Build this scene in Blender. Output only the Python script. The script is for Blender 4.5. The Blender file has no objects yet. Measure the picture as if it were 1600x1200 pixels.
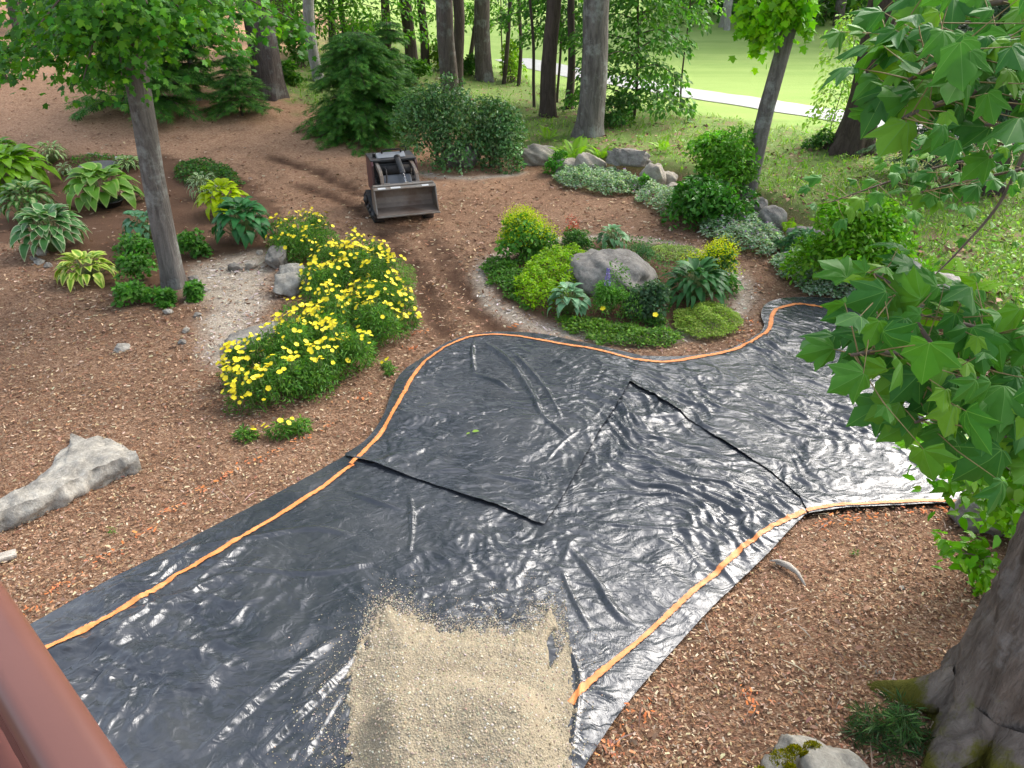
import bpy, bmesh, math, random
import numpy as np
from mathutils import Vector, Matrix

random.seed(7)
rng = np.random.default_rng(7)
SC = bpy.context.scene
COL = SC.collection
R = math.radians

# ------------------------------------------------------------------ camera
CAM_H, PITCH, FPX = 4.3, 30.0, 1186.0          # eye height, degrees down, focal length in photo pixels (1600 wide)
cam_d = bpy.data.cameras.new('camera')
cam = bpy.data.objects.new('camera', cam_d)
COL.objects.link(cam)
cam.location = (0, 0, CAM_H)
cam.rotation_euler = (R(90 - PITCH), 0, 0)
cam_d.sensor_fit = 'HORIZONTAL'
cam_d.angle = 2 * math.atan(800 / FPX)
cam_d.clip_start = 0.05
cam_d.clip_end = 2000
SC.camera = cam

# ------------------------------------------------------------------ sky, sun, exposure
SUN_EL, SUN_AZ = 41.0, 47.0                     # azimuth measured from +Y towards +X
world = bpy.data.worlds.new('World')
SC.world = world
world.use_nodes = True
wn, wl = world.node_tree.nodes, world.node_tree.links
wn.clear()
sky = wn.new('ShaderNodeTexSky')
sky.sky_type = 'NISHITA'
sky.sun_disc = False
sky.sun_elevation = R(SUN_EL)
sky.sun_rotation = R(SUN_AZ)
sky.air_density = 1.0
sky.dust_density = 4.0
sky.ozone_density = 1.0
hsv = wn.new('ShaderNodeHueSaturation')
hsv.inputs['Saturation'].default_value = 0.58
bg = wn.new('ShaderNodeBackground')
bg.inputs['Strength'].default_value = 0.15
wo = wn.new('ShaderNodeOutputWorld')
wl.new(sky.outputs[0], hsv.inputs['Color'])
wl.new(hsv.outputs[0], bg.inputs['Color'])
wl.new(bg.outputs[0], wo.inputs['Surface'])

sun_d = bpy.data.lights.new('sun', 'SUN')
sun_d.energy = 1.3
sun_d.angle = R(48)
sun_d.color = (1.0, 0.98, 0.94)
sun = bpy.data.objects.new('sun', sun_d)
COL.objects.link(sun)
_sd = Vector((math.sin(R(SUN_AZ)) * math.cos(R(SUN_EL)), math.cos(R(SUN_AZ)) * math.cos(R(SUN_EL)), math.sin(R(SUN_EL))))
sun.rotation_euler = _sd.to_track_quat('Z', 'Y').to_euler()
sun.location = _sd * 60

SC.view_settings.view_transform = 'Standard'
SC.view_settings.look = 'None'
SC.view_settings.exposure = 1.6
SC.view_settings.gamma = 1.0
SC.cycles.max_bounces = 7
SC.cycles.diffuse_bounces = 3
SC.cycles.glossy_bounces = 3
SC.cycles.transmission_bounces = 4
SC.cycles.transparent_max_bounces = 4

# ------------------------------------------------------------------ numeric helpers
_pr = np.random.default_rng(3).permutation(256)
_perm = np.concatenate([_pr, _pr, _pr])
_an = np.random.default_rng(4).random(256) * 2 * np.pi
_gx, _gy = np.cos(_an), np.sin(_an)

def pn(x, y, seed=0):
    x = np.asarray(x, float) + seed * 17.31
    y = np.asarray(y, float) - seed * 9.77
    xi = np.floor(x).astype(np.int64); yi = np.floor(y).astype(np.int64)
    xf, yf = x - xi, y - yi
    u = xf**3 * (xf * (xf * 6 - 15) + 10); v = yf**3 * (yf * (yf * 6 - 15) + 10)
    def g(ix, iy, dx, dy):
        h = _perm[_perm[ix & 255] + (iy & 255)]
        return _gx[h] * dx + _gy[h] * dy
    a = g(xi, yi, xf, yf); b = g(xi + 1, yi, xf - 1, yf)
    c = g(xi, yi + 1, xf, yf - 1); d = g(xi + 1, yi + 1, xf - 1, yf - 1)
    return 1.5 * ((a + u * (b - a)) * (1 - v) + (c + u * (d - c)) * v)

def fbm(x, y, o=4, seed=0):
    s, a = 0, 1.0
    for i in range(o):
        s = s + a * pn(x * 2**i, y * 2**i, seed + i); a *= .5
    return s

def ss(a, b, x):
    t = np.clip((np.asarray(x, float) - a) / (b - a), 0, 1)
    return t * t * (3 - 2 * t)

def pip(poly, x, y):
    x = np.asarray(x, float); y = np.asarray(y, float)
    ins = np.zeros(x.shape, bool)
    p = np.asarray(poly, float)
    for (x0, y0), (x1, y1) in zip(p, np.roll(p, -1, 0)):
        if y0 == y1: continue
        c = ((y0 > y) != (y1 > y)) & (x < (x1 - x0) * (y - y0) / (y1 - y0) + x0)
        ins ^= c
    return ins

def pdist(poly, x, y, closed=False, near=False):
    x = np.asarray(x, float); y = np.asarray(y, float)
    p = np.asarray(poly, float)
    q = np.roll(p, -1, 0) if closed else p[1:]
    best = np.full(x.shape, 1e9); bx = np.zeros(x.shape); by = np.zeros(x.shape)
    for (x0, y0), (x1, y1) in zip(p, q):
        dx, dy = x1 - x0, y1 - y0
        t = np.clip(((x - x0) * dx + (y - y0) * dy) / (dx * dx + dy * dy + 1e-12), 0, 1)
        cx, cy = x0 + t * dx, y0 + t * dy
        d = np.hypot(x - cx, y - cy)
        m = d < best
        best = np.where(m, d, best); bx = np.where(m, cx, bx); by = np.where(m, cy, by)
    return (best, bx, by) if near else best

def smooth_line(pts, n=6, closed=False):
    p = np.asarray(pts, float); out = []
    k = len(p)
    for i in range(k if closed else k - 1):
        if closed: a, b, c, d = p[i - 1], p[i], p[(i + 1) % k], p[(i + 2) % k]
        else: a, b, c, d = p[max(i - 1, 0)], p[i], p[i + 1], p[min(i + 2, k - 1)]
        for t in np.arange(n) / n:
            out.append(.5 * ((2 * b) + (c - a) * t + (2 * a - 5 * b + 4 * c - d) * t * t + (3 * b - a - 3 * c + d) * t**3))
    if not closed: out.append(p[-1])
    return np.array(out)

# ------------------------------------------------------------------ where things stand (read off the ground plane)
_c, _s = math.cos(R(PITCH)), math.sin(R(PITCH))
def ray(px, py):
    dx = np.asarray(px, float) - 800; dy = 600 - np.asarray(py, float)
    return dx, FPX * _c + dy * _s, -FPX * _s + dy * _c

def flat(px, py, z=0.0):
    dx, dy, dz = ray(px, py)
    t = (z - CAM_H) / dz
    return dx * t, dy * t

def flats(pts, z=0.0):
    return np.array([flat(a, b, z) for a, b in pts])

WALL = flats([(770, 248), (800, 252), (870, 262), (940, 272), (1000, 282), (1060, 293), (1130, 320), (1170, 337), (1215, 357), (1290, 398), (1370, 440), (1420, 468), (1480, 505), (1560, 560), (1640, 640), (1760, 800)])
TERRACE = np.concatenate([WALL, [(30, 2.5), (60, 30), (8, 34), (-2, 26)]])
ISL = np.array([1.45, 10.5])
def T(x, y):
    x = np.asarray(x, float); y = np.asarray(y, float)
    z = 1.25 * ss(.5, -9, x) * ss(12, 22, y)
    ins = pip(TERRACE, x, y)
    d = pdist(WALL, x, y)
    z = z + np.where(ins, .36 * ss(0, .55, d) * (1 - .8 * ss(18, 30, y)), 0)
    z = z + .16 * ss(2.0, .6, np.hypot(x - ISL[0], y - ISL[1]))
    z = z + .10 * ss(2.3, .4, np.hypot((x + 5.4) / 1.6, y - 12.6))
    z = z + np.where(y > 40, .02 * (y - 40), 0) + ss(6, 14, x) * np.clip(y - 42, 0, 40) * .05
    z = z + .025 * pn(x * .5, y * .5, 5) * ss(5, 12, y) + .012 * pn(x * 1.7, y * 1.7, 8)
    return z

def G(px, py):
    """the point of the ground seen at a photo pixel"""
    z = 0.0
    for _ in range(12):
        x, y = flat(px, py, z)
        z = T(x, y)
    return np.stack([np.asarray(x, float), np.asarray(y, float), np.asarray(z, float)], -1)

def V3(a): return Vector((float(a[0]), float(a[1]), float(a[2])))
def at_y(px, py, y):
    dx, dy, dz = ray(px, py); t = y / dy
    return np.array([dx * t, y, CAM_H + dz * t])
def mpp(p):
    """metres per photo pixel at a point"""
    return (p[1] * _c + (CAM_H - p[2]) * _s) / FPX

# ------------------------------------------------------------------ object helpers
def tag(o, label=None, cat=None, group=None, kind=None):
    if label: o['label'] = label
    if cat: o['category'] = cat
    if group: o['group'] = group
    if kind: o['kind'] = kind
    return o

def empty(name, loc, label=None, cat=None, group=None, rz=0, kind=None):
    o = bpy.data.objects.new(name, None)
    COL.objects.link(o)
    o.location = V3(loc); o.rotation_euler = (0, 0, rz); o.empty_display_size = .1
    return tag(o, label, cat, group, kind)

def link(name, me, parent=None, loc=None):
    o = bpy.data.objects.new(name, me)
    COL.objects.link(o)
    if parent is not None: o.parent = parent
    if loc is not None: o.location = V3(loc)
    return o

def mesh_np(name, V, F, mat, col=None, smooth=True):
    V = np.ascontiguousarray(V, dtype=np.float32); F = np.ascontiguousarray(F, dtype=np.int32)
    me = bpy.data.meshes.new(name)
    k = F.shape[1]
    me.vertices.add(len(V)); me.vertices.foreach_set('co', V.ravel())
    me.loops.add(F.size); me.loops.foreach_set('vertex_index', F.ravel())
    me.polygons.add(len(F)); me.polygons.foreach_set('loop_start', np.arange(len(F), dtype=np.int32) * k)
    me.update(calc_edges=True)
    if smooth: me.polygons.foreach_set('use_smooth', np.ones(len(F), bool))
    if col is not None:
        cols = col if isinstance(col, dict) else {'Col': col}
        for nm, c in cols.items():
            c = np.asarray(c, np.float32)
            if c.shape[1] == 3: c = np.concatenate([c, np.ones((len(c), 1), np.float32)], 1)
            a = me.color_attributes.new(nm, 'FLOAT_COLOR', 'POINT')
            a.data.foreach_set('color', np.ascontiguousarray(c).ravel())
    for m in (mat if isinstance(mat, (list, tuple)) else [mat]): me.materials.append(m)
    return me

def cat_parts(parts):
    Vs, Fs, Cs, n = [], [], [], 0
    for p in parts:
        Vs.append(p[0]); Fs.append(p[1] + n); n += len(p[0])
        if len(p) > 2: Cs.append(p[2])
    return (np.concatenate(Vs), np.concatenate(Fs)) + ((np.concatenate(Cs),) if Cs else ())

def nrm(a):
    return a / (np.linalg.norm(a, axis=-1, keepdims=True) + 1e-9)

def leafcloud(P, D, N, S, tv, tf, C):
    """one small leaf per point: D along the leaf, N its face normal, S its length"""
    D = nrm(D); N = nrm(N - D * np.sum(N * D, -1, keepdims=True)); B = np.cross(N, D)
    S = np.broadcast_to(S, (len(P),))
    V = P[:, None] + S[:, None, None] * (tv[None, :, 0:1] * D[:, None] + tv[None, :, 1:2] * B[:, None] + tv[None, :, 2:3] * N[:, None])
    n, k = len(P), len(tv)
    F = tf[None] + (np.arange(n) * k)[:, None, None]
    return V.reshape(-1, 3), F.reshape(-1, tf.shape[1]), np.repeat(C, k, 0)

A = np.array
T_RHOMB = (A([(0, 0, 0), (.45, -.26, .04), (1, 0, -.1), (.45, .26, .04)], float), A([(0, 1, 2, 3)]))
T_WIDE = (A([(0, 0, 0), (.4, -.36, .05), (1, 0, -.1), (.4, .36, .05)], float), A([(0, 1, 2, 3)]))
T_OVATE = (A([(0, 0, 0), (.28, -.24, .06), (.68, -.2, .03), (1, 0, -.16), (.68, .2, .03), (.28, .24, .06), (.48, 0, -.01)], float),
           A([(0, 1, 6, 5), (1, 2, 3, 6), (3, 4, 5, 6)]))
T_LANCE = (A([(0, 0, 0), (.4, -.12, .03), (1, 0, -.12), (.4, .12, .03)], float), A([(0, 1, 2, 3)]))
T_NEEDLE = (A([(0, 0, 0), (.5, -.05, .0), (1, 0, -.05), (.5, .05, 0)], float), A([(0, 1, 2, 3)]))
T_BLADE = (A([(0, -.05, 0), (0, .05, 0), (.6, .03, .0), (1, 0, -.25)], float), A([(0, 1, 2, 3)]))
def _sprig():
    V, F = [], []
    for x, y, l, a in [(0, 0, 1, 0), (.1, 0, .5, .8), (.1, 0, .5, -.8), (.4, 0, .42, .75), (.4, 0, .42, -.75)]:
        c, s = math.cos(a), math.sin(a); n = len(V); w = .05
        for u, v in [(0, -w * .4), (.45, -w), (1, 0), (.45, w)]:
            X, Y = x + l * u * c - v * s, l * u * s + v * c
            V.append((X, Y, -.18 * X * X - .25 * abs(Y)))
        F.append((n, n + 1, n + 2, n + 3))
    return A(V, float), A(F)
T_SPRIG = _sprig()
MAPLE_HALF = [(0, 0), (-.07, .12), (-.06, .28), (-.01, .43), (.10, .42), (.20, .43), (.32, .52), (.45, .58), (.60, .66), (.60, .53), (.59, .41), (.58, .31), (.67, .31), (.76, .27), (.86, .15), (1.04, 0)]
def _maple(simple=False):
    h = [(0, 0), (.0, .46), (.2, .33), (.6, .66), (.58, .3), (.78, .26), (1.04, 0)] if simple else MAPLE_HALF
    rim = list(h) + [(x, -y) for x, y in h[-2:0:-1]]
    V = [(.3, 0, .03)] + [(x, y, -.22 * y * y - .10 * x * x + .02 * math.sin(9 * y + 5 * x)) for x, y in rim]
    n = len(rim)
    return A(V, float), A([(0, 1 + i, 1 + (i + 1) % n) for i in range(n)])
T_MAPLE = _maple()
T_MAPLE_S = _maple(True)

def palette(cols, n, var=.18, r=None):
    r = r or rng
    c = A(cols, float)[r.integers(0, len(cols), n)]
    return np.clip(c * (1 + var * r.standard_normal((n, 1))) * (1 + .06 * r.standard_normal((n, 3))), .003, 1)

def tube(path, rad, seg=10, rough=0.0, seed=0, flare=None, cap=True, ridge=0.0):
    P = np.asarray(path, float); n = len(P)
    rad = np.broadcast_to(np.asarray(rad, float), (n,))
    tan = nrm(np.gradient(P, axis=0))
    ref = A([0, 0, 1.]) if abs(tan[:, 2]).mean() < .7 else A([0, 1., 0])
    u = nrm(np.cross(tan, ref)); v = np.cross(tan, u)
    a = np.arange(seg) / seg * 2 * np.pi
    rr = np.repeat(rad[:, None], seg, 1)
    if rough:
        ln = np.linspace(0, 1, n)[:, None] * n * .35
        rr = rr * (1 + rough * fbm(np.cos(a)[None] * 2.2 + seed + 0 * ln, np.sin(a)[None] * 2.2 + ln, 3, seed))
    if flare:
        k, amt, ht = flare; s = np.linalg.norm(P - P[0], axis=1)[:, None]
        rr = rr * (1 + amt * np.exp(-s / ht) * (.55 + .45 * np.sin(k * a[None] + seed)))
    if ridge:
        sl = np.concatenate([[0], np.cumsum(np.linalg.norm(np.diff(P, axis=0), axis=1))])[:, None]
        q = np.abs(pn(np.cos(a)[None] * 5 + .3 * pn(a[None] * 2, sl * 3, 3) + 0 * sl, np.sin(a)[None] * 5 + sl * .9, 7)) + .6 * np.abs(pn(np.cos(a)[None] * 11 + 0 * sl, np.sin(a)[None] * 11 + sl * 1.6, 9))
        rr = rr * (1 + ridge * (np.minimum(q, .6) * 2 - .6))
    V = P[:, None] + rr[..., None] * (np.cos(a)[None, :, None] * u[:, None] + np.sin(a)[None, :, None] * v[:, None])
    i = np.arange(n - 1)[:, None] * seg; j = np.arange(seg)[None]; j2 = (j + 1) % seg
    F = np.stack([i + j, i + j2, i + seg + j2, i + seg + j], -1).reshape(-1, 4)
    V = V.reshape(-1, 3)
    if cap:                                   # close the far end with a tiny ring
        m = len(V); b = (n - 1) * seg
        V = np.concatenate([V, P[-1] + (V[b:] - P[-1]) * .04 + tan[-1] * rad[-1] * .4])
        jj = np.arange(seg)
        F = np.concatenate([F, np.stack([b + jj, b + (jj + 1) % seg, m + (jj + 1) % seg, m + jj], -1)])
    return V, F

# ------------------------------------------------------------------ materials
def newmat(name):
    m = bpy.data.materials.new(name); m.use_nodes = True
    return m, m.node_tree.nodes, m.node_tree.links, m.node_tree.nodes['Principled BSDF']

def nd(n, t, **kw):
    o = n.new(t)
    for k, v in kw.items():
        if k in o.inputs.keys(): o.inputs[k].default_value = v
        else: setattr(o, k, v)
    return o

def mix(n, l, f, a, b, mode='MIX'):
    m = n.new('ShaderNodeMix'); m.data_type = 'RGBA'; m.blend_type = mode
    for s, v in ((m.inputs[0], f), (m.inputs[6], a), (m.inputs[7], b)):
        if hasattr(v, 'is_linked') or isinstance(v, bpy.types.NodeSocket): l.new(v, s)
        elif isinstance(v, (int, float)): s.default_value = v
        else: s.default_value = (*v, 1)
    return m.outputs[2]

def ramp(n, l, f, stops):
    r = n.new('ShaderNodeValToRGB'); l.new(f, r.inputs[0])
    e = r.color_ramp.elements
    while len(e) < len(stops): e.new(.5)
    for x, (p, c) in zip(e, stops): x.position = p; x.color = (*c, 1) if len(c) == 3 else c
    return r.outputs[0]

def noise(n, l, vec, scale, detail=4, rough=.55, dist=0.0):
    t = nd(n, 'ShaderNodeTexNoise', Scale=scale, Detail=detail, Roughness=rough, Distortion=dist)
    if vec is not None: l.new(vec, t.inputs['Vector'])
    return t.outputs['Fac']

def bump(n, l, h, strength, dist, prev=None):
    b = nd(n, 'ShaderNodeBump', Strength=strength, Distance=dist); l.new(h, b.inputs['Height'])
    if prev is not None: l.new(prev, b.inputs['Normal'])
    return b.outputs[0]

def objco(n): return n.new('ShaderNodeTexCoord').outputs['Object']
def mapping(n, l, vec, scale=(1, 1, 1), rot=(0, 0, 0)):
    m = nd(n, 'ShaderNodeMapping'); m.inputs['Scale'].default_value = scale; m.inputs['Rotation'].default_value = rot
    l.new(vec, m.inputs['Vector']); return m.outputs[0]

def mat_plain(name, c, rough=.6, var=.15, scale=6, bumps=.0, metal=0.0, spec=.5, dirt=None):
    m, n, l, b = newmat(name); v = objco(n)
    f = noise(n, l, v, scale, 5, .6)
    c1 = tuple(x * (1 - var) for x in c); c2 = tuple(min(1, x * (1 + var)) for x in c)
    o = ramp(n, l, f, [(.3, c1), (.7, c2)])
    if dirt:
        g = noise(n, l, v, scale * .45, 6, .65)
        o = mix(n, l, ramp(n, l, g, [(.45, (0, 0, 0)), (.62, (1, 1, 1))]), o, dirt)
    l.new(o, b.inputs['Base Color'])
    b.inputs['Roughness'].default_value = rough; b.inputs['Metallic'].default_value = metal
    b.inputs['Specular IOR Level'].default_value = spec
    if bumps: l.new(bump(n, l, noise(n, l, v, scale * 6, 5), bumps, .02), b.inputs['Normal'])
    return m

def mat_leaf(name, rough=.5, trans=.3, spec=.4):
    m, n, l, b = newmat(name)
    a = nd(n, 'ShaderNodeVertexColor', layer_name='Col')
    hs = nd(n, 'ShaderNodeHueSaturation', Saturation=1.14, Value=1.18); l.new(a.outputs[0], hs.inputs['Color'])
    l.new(hs.outputs[0], b.inputs['Base Color'])
    b.inputs['Roughness'].default_value = rough; b.inputs['Specular IOR Level'].default_value = spec * .55
    tr = n.new('ShaderNodeBsdfTranslucent')
    l.new(mix(n, l, 1.0, hs.outputs[0], (1.5, 1.7, .6), 'MULTIPLY'), tr.inputs['Color'])
    mx = nd(n, 'ShaderNodeMixShader'); mx.inputs[0].default_value = trans
    l.new(b.outputs[0], mx.inputs[1]); l.new(tr.outputs[0], mx.inputs[2])
    l.new(mx.outputs[0], n['Material Output'].inputs['Surface'])
    return m

M = {}
M['leaf'] = mat_leaf('foliage')
M['leaf_gloss'] = mat_leaf('glossy_foliage', .35, .2, .5)

def mat_attr(name, rough=.85, spec=.2, bumpscale=0):
    m, n, l, b = newmat(name)
    a = nd(n, 'ShaderNodeVertexColor', layer_name='Col'); l.new(a.outputs[0], b.inputs['Base Color'])
    b.inputs['Roughness'].default_value = rough; b.inputs['Specular IOR Level'].default_value = spec
    return m
M['chip'] = mat_attr('wood_chip')

def mat_ground():
    m, n, l, b = newmat('ground_earth'); v = objco(n)
    a = nd(n, 'ShaderNodeVertexColor', layer_name='MaskA'); c = nd(n, 'ShaderNodeVertexColor', layer_name='MaskB')
    sa = n.new('ShaderNodeSeparateColor'); sb = n.new('ShaderNodeSeparateColor')
    l.new(a.outputs[0], sa.inputs[0]); l.new(c.outputs[0], sb.inputs[0])
    fine = noise(n, l, v, 60, 6, .75); mid = noise(n, l, v, 7, 6, .65); big = noise(n, l, v, .9, 5, .6)
    vo = nd(n, 'ShaderNodeTexVoronoi', Scale=55.0); l.new(mapping(n, l, v, (1, 1.9, 1)), vo.inputs['Vector'])
    chip = ramp(n, l, vo.outputs['Color'], [(.0, (.07, .034, .019)), (.35, (.20, .10, .056)), (.6, (.31, .178, .105)), (.85, (.44, .30, .20)), (1, (.55, .42, .30))])
    mul = mix(n, l, ramp(n, l, fine, [(.35, (0, 0, 0)), (.6, (1, 1, 1))]), (.105, .06, .038), chip)
    mul = mix(n, l, ramp(n, l, big, [(.42, (0, 0, 0)), (.62, (1, 1, 1))]), mul, mix(n, l, .6, mul, (.13, .07, .042)))
    mul = mix(n, l, ramp(n, l, mid, [(.5, (0, 0, 0)), (.75, (.6, .6, .6))]), mul, (.10, .055, .035))
    sp = noise(n, l, mapping(n, l, v, (1, 1.6, 1)), 21, 5, .8)
    mul = mix(n, l, ramp(n, l, sp, [(.50, (0, 0, 0)), (.66, (.75, .75, .75))]), mul, (.40, .265, .17))
    mul = mix(n, l, ramp(n, l, sp, [(.30, (.8, .8, .8)), (.44, (0, 0, 0))]), mul, (.085, .047, .029))
    needle = mix(n, l, ramp(n, l, sp, [(.34, (0, 0, 0)), (.64, (1, 1, 1))]), (.24, .12, .066), (.58, .365, .225))
    needle = mix(n, l, ramp(n, l, mid, [(.5, (0, 0, 0)), (.72, (.7, .7, .7))]), needle, (.27, .145, .09))
    o = mix(n, l, sa.outputs[0], mul, needle)
    soil = mix(n, l, fine, (.07, .038, .024), (.20, .11, .066))
    o = mix(n, l, sa.outputs[1], o, soil)
    lit = mix(n, l, ramp(n, l, vo.outputs['Color'], [(.2, (0, 0, 0)), (.8, (1, 1, 1))]), (.11, .066, .04), (.34, .22, .15))
    gm = ramp(n, l, noise(n, l, v, 2.2, 6, .7), [(.32, (0, 0, 0)), (.48, (1, 1, 1))])
    lit = mix(n, l, gm, lit, mix(n, l, fine, (.08, .13, .03), (.22, .30, .085)))
    o = mix(n, l, sa.outputs[2], o, lit)
    gravel = mix(n, l, ramp(n, l, vo.outputs['Color'], [(.1, (0, 0, 0)), (.9, (1, 1, 1))]), (.25, .195, .145), (.54, .47, .38))
    o = mix(n, l, sb.outputs[0], o, gravel)
    rut = mix(n, l, sp, (.035, .019, .012), (.13, .07, .042))
    o = mix(n, l, sb.outputs[1], o, rut)
    gr = mix(n, l, noise(n, l, mapping(n, l, v, (.25, 1, 1)), .5, 5, .6), (.24, .37, .085), (.37, .49, .15))
    gr = mix(n, l, ramp(n, l, noise(n, l, mapping(n, l, v, (.12, .5, 1), (0, 0, .25)), 1.0, 4), [(.42, (0, 0, 0)), (.6, (.55, .55, .55))]), gr, (.16, .29, .055))
    gr = mix(n, l, .35, gr, mix(n, l, fine, (.22, .32, .06), (.42, .5, .17)))
    o = mix(n, l, sb.outputs[2], o, gr)
    l.new(o, b.inputs['Base Color'])
    b.inputs['Roughness'].default_value = .95; b.inputs['Specular IOR Level'].default_value = .15
    nb = bump(n, l, mid, .5, .03); nb = bump(n, l, vo.outputs['Distance'], .7, .012, nb)
    l.new(nb, b.inputs['Normal'])
    return m
M['ground'] = mat_ground()

def mat_plastic():
    m, n, l, b = newmat('black_polythene'); v = objco(n)
    w = nd(n, 'ShaderNodeTexNoise', Scale=2.2, Detail=3.0); l.new(v, w.inputs['Vector'])
    wv = n.new('ShaderNodeVectorMath'); wv.operation = 'MULTIPLY_ADD'; l.new(w.outputs['Color'], wv.inputs[0])
    wv.inputs[1].default_value = (.5, .5, 0); l.new(v, wv.inputs[2])
    h1 = noise(n, l, mapping(n, l, wv.outputs[0], (1, 2.6, 1), (0, 0, R(-32))), 5, 2.5, .5, .6)
    h2 = noise(n, l, mapping(n, l, wv.outputs[0], (2.0, 1, 1), (0, 0, R(25))), 22, 4, .6, .8)
    msk = ramp(n, l, noise(n, l, v, 1.1, 3), [(.38, (.25, .25, .25)), (.6, (1, 1, 1))])
    mm = n.new('ShaderNodeMath'); mm.operation = 'MULTIPLY'; l.new(h2, mm.inputs[0]); l.new(msk, mm.inputs[1])
    nb = bump(n, l, h1, .30, .05); nb = bump(n, l, mm.outputs[0], .2, .02, nb)
    l.new(nb, b.inputs['Normal'])
    dust = ramp(n, l, noise(n, l, v, 1.6, 7, .7), [(.40, (.026, .031, .039)), (.78, (.062, .065, .070))])
    l.new(dust, b.inputs['Base Color'])
    l.new(ramp(n, l, noise(n, l, v, 3.0, 6, .7), [(.3, (.13, .13, .13)), (.75, (.27, .27, .27))]), b.inputs['Roughness'])
    b.inputs['Specular IOR Level'].default_value = .75
    return m
M['plastic'] = mat_plastic()
def mat_paint():
    m, n, l, b = newmat('orange_marking_paint'); v = objco(n)
    a = nd(n, 'ShaderNodeVertexColor', layer_name='Col'); s = n.new('ShaderNodeSeparateColor'); l.new(a.outputs[0], s.inputs[0])
    l.new(ramp(n, l, noise(n, l, v, 14, 4), [(.3, (.62, .20, .05)), (.7, (.80, .30, .09))]), b.inputs['Base Color']); b.inputs['Roughness'].default_value = .55
    q = n.new('ShaderNodeMath'); q.operation = 'SUBTRACT'; l.new(noise(n, l, v, 45, 5, .75), q.inputs[0]); l.new(s.outputs[0], q.inputs[1])
    al = ramp(n, l, q.outputs[0], [(.07, (0, 0, 0)), (.30, (1, 1, 1))])
    l.new(al, b.inputs['Alpha'])
    return m
M['orange'] = mat_paint()
def mat_sand():
    m, n, l, b = newmat('stone_dust'); v = objco(n)
    f = noise(n, l, v, 120, 4, .8); g = noise(n, l, v, 9, 5, .65)
    vo = nd(n, 'ShaderNodeTexVoronoi', Scale=75.0); l.new(v, vo.inputs['Vector'])
    o = ramp(n, l, f, [(.3, (.20, .165, .11)), (.55, (.32, .275, .195)), (.8, (.43, .385, .295))])
    o = mix(n, l, ramp(n, l, g, [(.35, (.0, .0, .0)), (.7, (.55, .55, .55))]), o, (.25, .205, .14))
    l.new(o, b.inputs['Base Color']); b.inputs['Roughness'].default_value = .95; b.inputs['Specular IOR Level'].default_value = .1
    nb = bump(n, l, g, .5, .02); nb = bump(n, l, vo.outputs['Distance'], .8, .008, nb); l.new(nb, b.inputs['Normal'])
    return m
M['sand'] = mat_sand()
def mat_stone(name, c, dark, lichen=(.42, .43, .38), moss=None):
    m, n, l, b = newmat(name); v = objco(n)
    f = noise(n, l, v, 5, 8, .7); g = noise(n, l, v, 26, 6, .75); h = noise(n, l, v, 1.7, 4, .6)
    o = ramp(n, l, f, [(.3, dark), (.62, c)])
    o = mix(n, l, ramp(n, l, g, [(.52, (0, 0, 0)), (.68, (.6, .6, .6))]), o, lichen)
    o = mix(n, l, ramp(n, l, g, [(.3, (.7, .7, .7)), (.42, (0, 0, 0))]), o, tuple(x * .55 for x in dark))
    if moss: o = mix(n, l, ramp(n, l, h, [(.60, (0, 0, 0)), (.66, (1, 1, 1))]), o, moss)
    l.new(o, b.inputs['Base Color']); b.inputs['Roughness'].default_value = .9; b.inputs['Specular IOR Level'].default_value = .2
    nb = bump(n, l, f, .6, .06); nb = bump(n, l, g, .45, .015, nb); l.new(nb, b.inputs['Normal'])
    return m
M['stone'] = mat_stone('grey_stone', (.27, .25, .22), (.11, .10, .088), (.36, .355, .32))
M['stone_warm'] = mat_stone('buff_stone', (.40, .36, .30), (.22, .19, .155), (.5, .47, .41))
M['stone_pale'] = mat_stone('pale_granite', (.39, .365, .315), (.17, .155, .13), (.50, .48, .43))
M['stone_moss'] = mat_stone('mossy_stone', (.33, .31, .265), (.15, .14, .115), (.42, .41, .35), (.13, .14, .02))
def mat_bark(name, c, dark, sc=9, lich=None, moss=False, depth=.05):
    m, n, l, b = newmat(name); v = objco(n)
    mp = mapping(n, l, v, (1, 1, .16))
    f = noise(n, l, mp, sc, 6, .65, 1.2); g = noise(n, l, v, 30, 5, .7); h = noise(n, l, v, 1.8, 6, .7)
    o = ramp(n, l, f, [(.36, dark), (.6, c)])
    o = mix(n, l, .35, o, mix(n, l, g, dark, tuple(min(1, x * 1.35) for x in c)))
    if lich: o = mix(n, l, ramp(n, l, h, [(.52, (0, 0, 0)), (.62, (.75, .75, .75))]), o, lich)
    if moss:
        sz = n.new('ShaderNodeSeparateXYZ'); l.new(v, sz.inputs[0])
        q = n.new('ShaderNodeMath'); q.operation = 'MULTIPLY_ADD'; l.new(sz.outputs[2], q.inputs[0]); q.inputs[1].default_value = -.35; l.new(h, q.inputs[2])
        o = mix(n, l, ramp(n, l, q.outputs[0], [(.36, (0, 0, 0)), (.46, (1, 1, 1))]), o, (.13, .125, .022))
    l.new(o, b.inputs['Base Color']); b.inputs['Roughness'].default_value = .92; b.inputs['Specular IOR Level'].default_value = .15
    nb = bump(n, l, f, .9, depth); nb = bump(n, l, g, .4, .012, nb); l.new(nb, b.inputs['Normal'])
    return m
M['bark_maple'] = mat_bark('maple_bark', (.20, .18, .162), (.06, .052, .045), 10, (.31, .32, .29))
M['bark_pine'] = mat_bark('pine_bark', (.15, .12, .105), (.065, .052, .046), 11, (.24, .24, .22))
M['bark_dark'] = mat_bark('dark_bark', (.105, .08, .065), (.045, .034, .028), 11)
M['bark_pale'] = mat_bark('pale_bark', (.36, .34, .31), (.19, .175, .16), 7, (.45, .45, .42))
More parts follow.
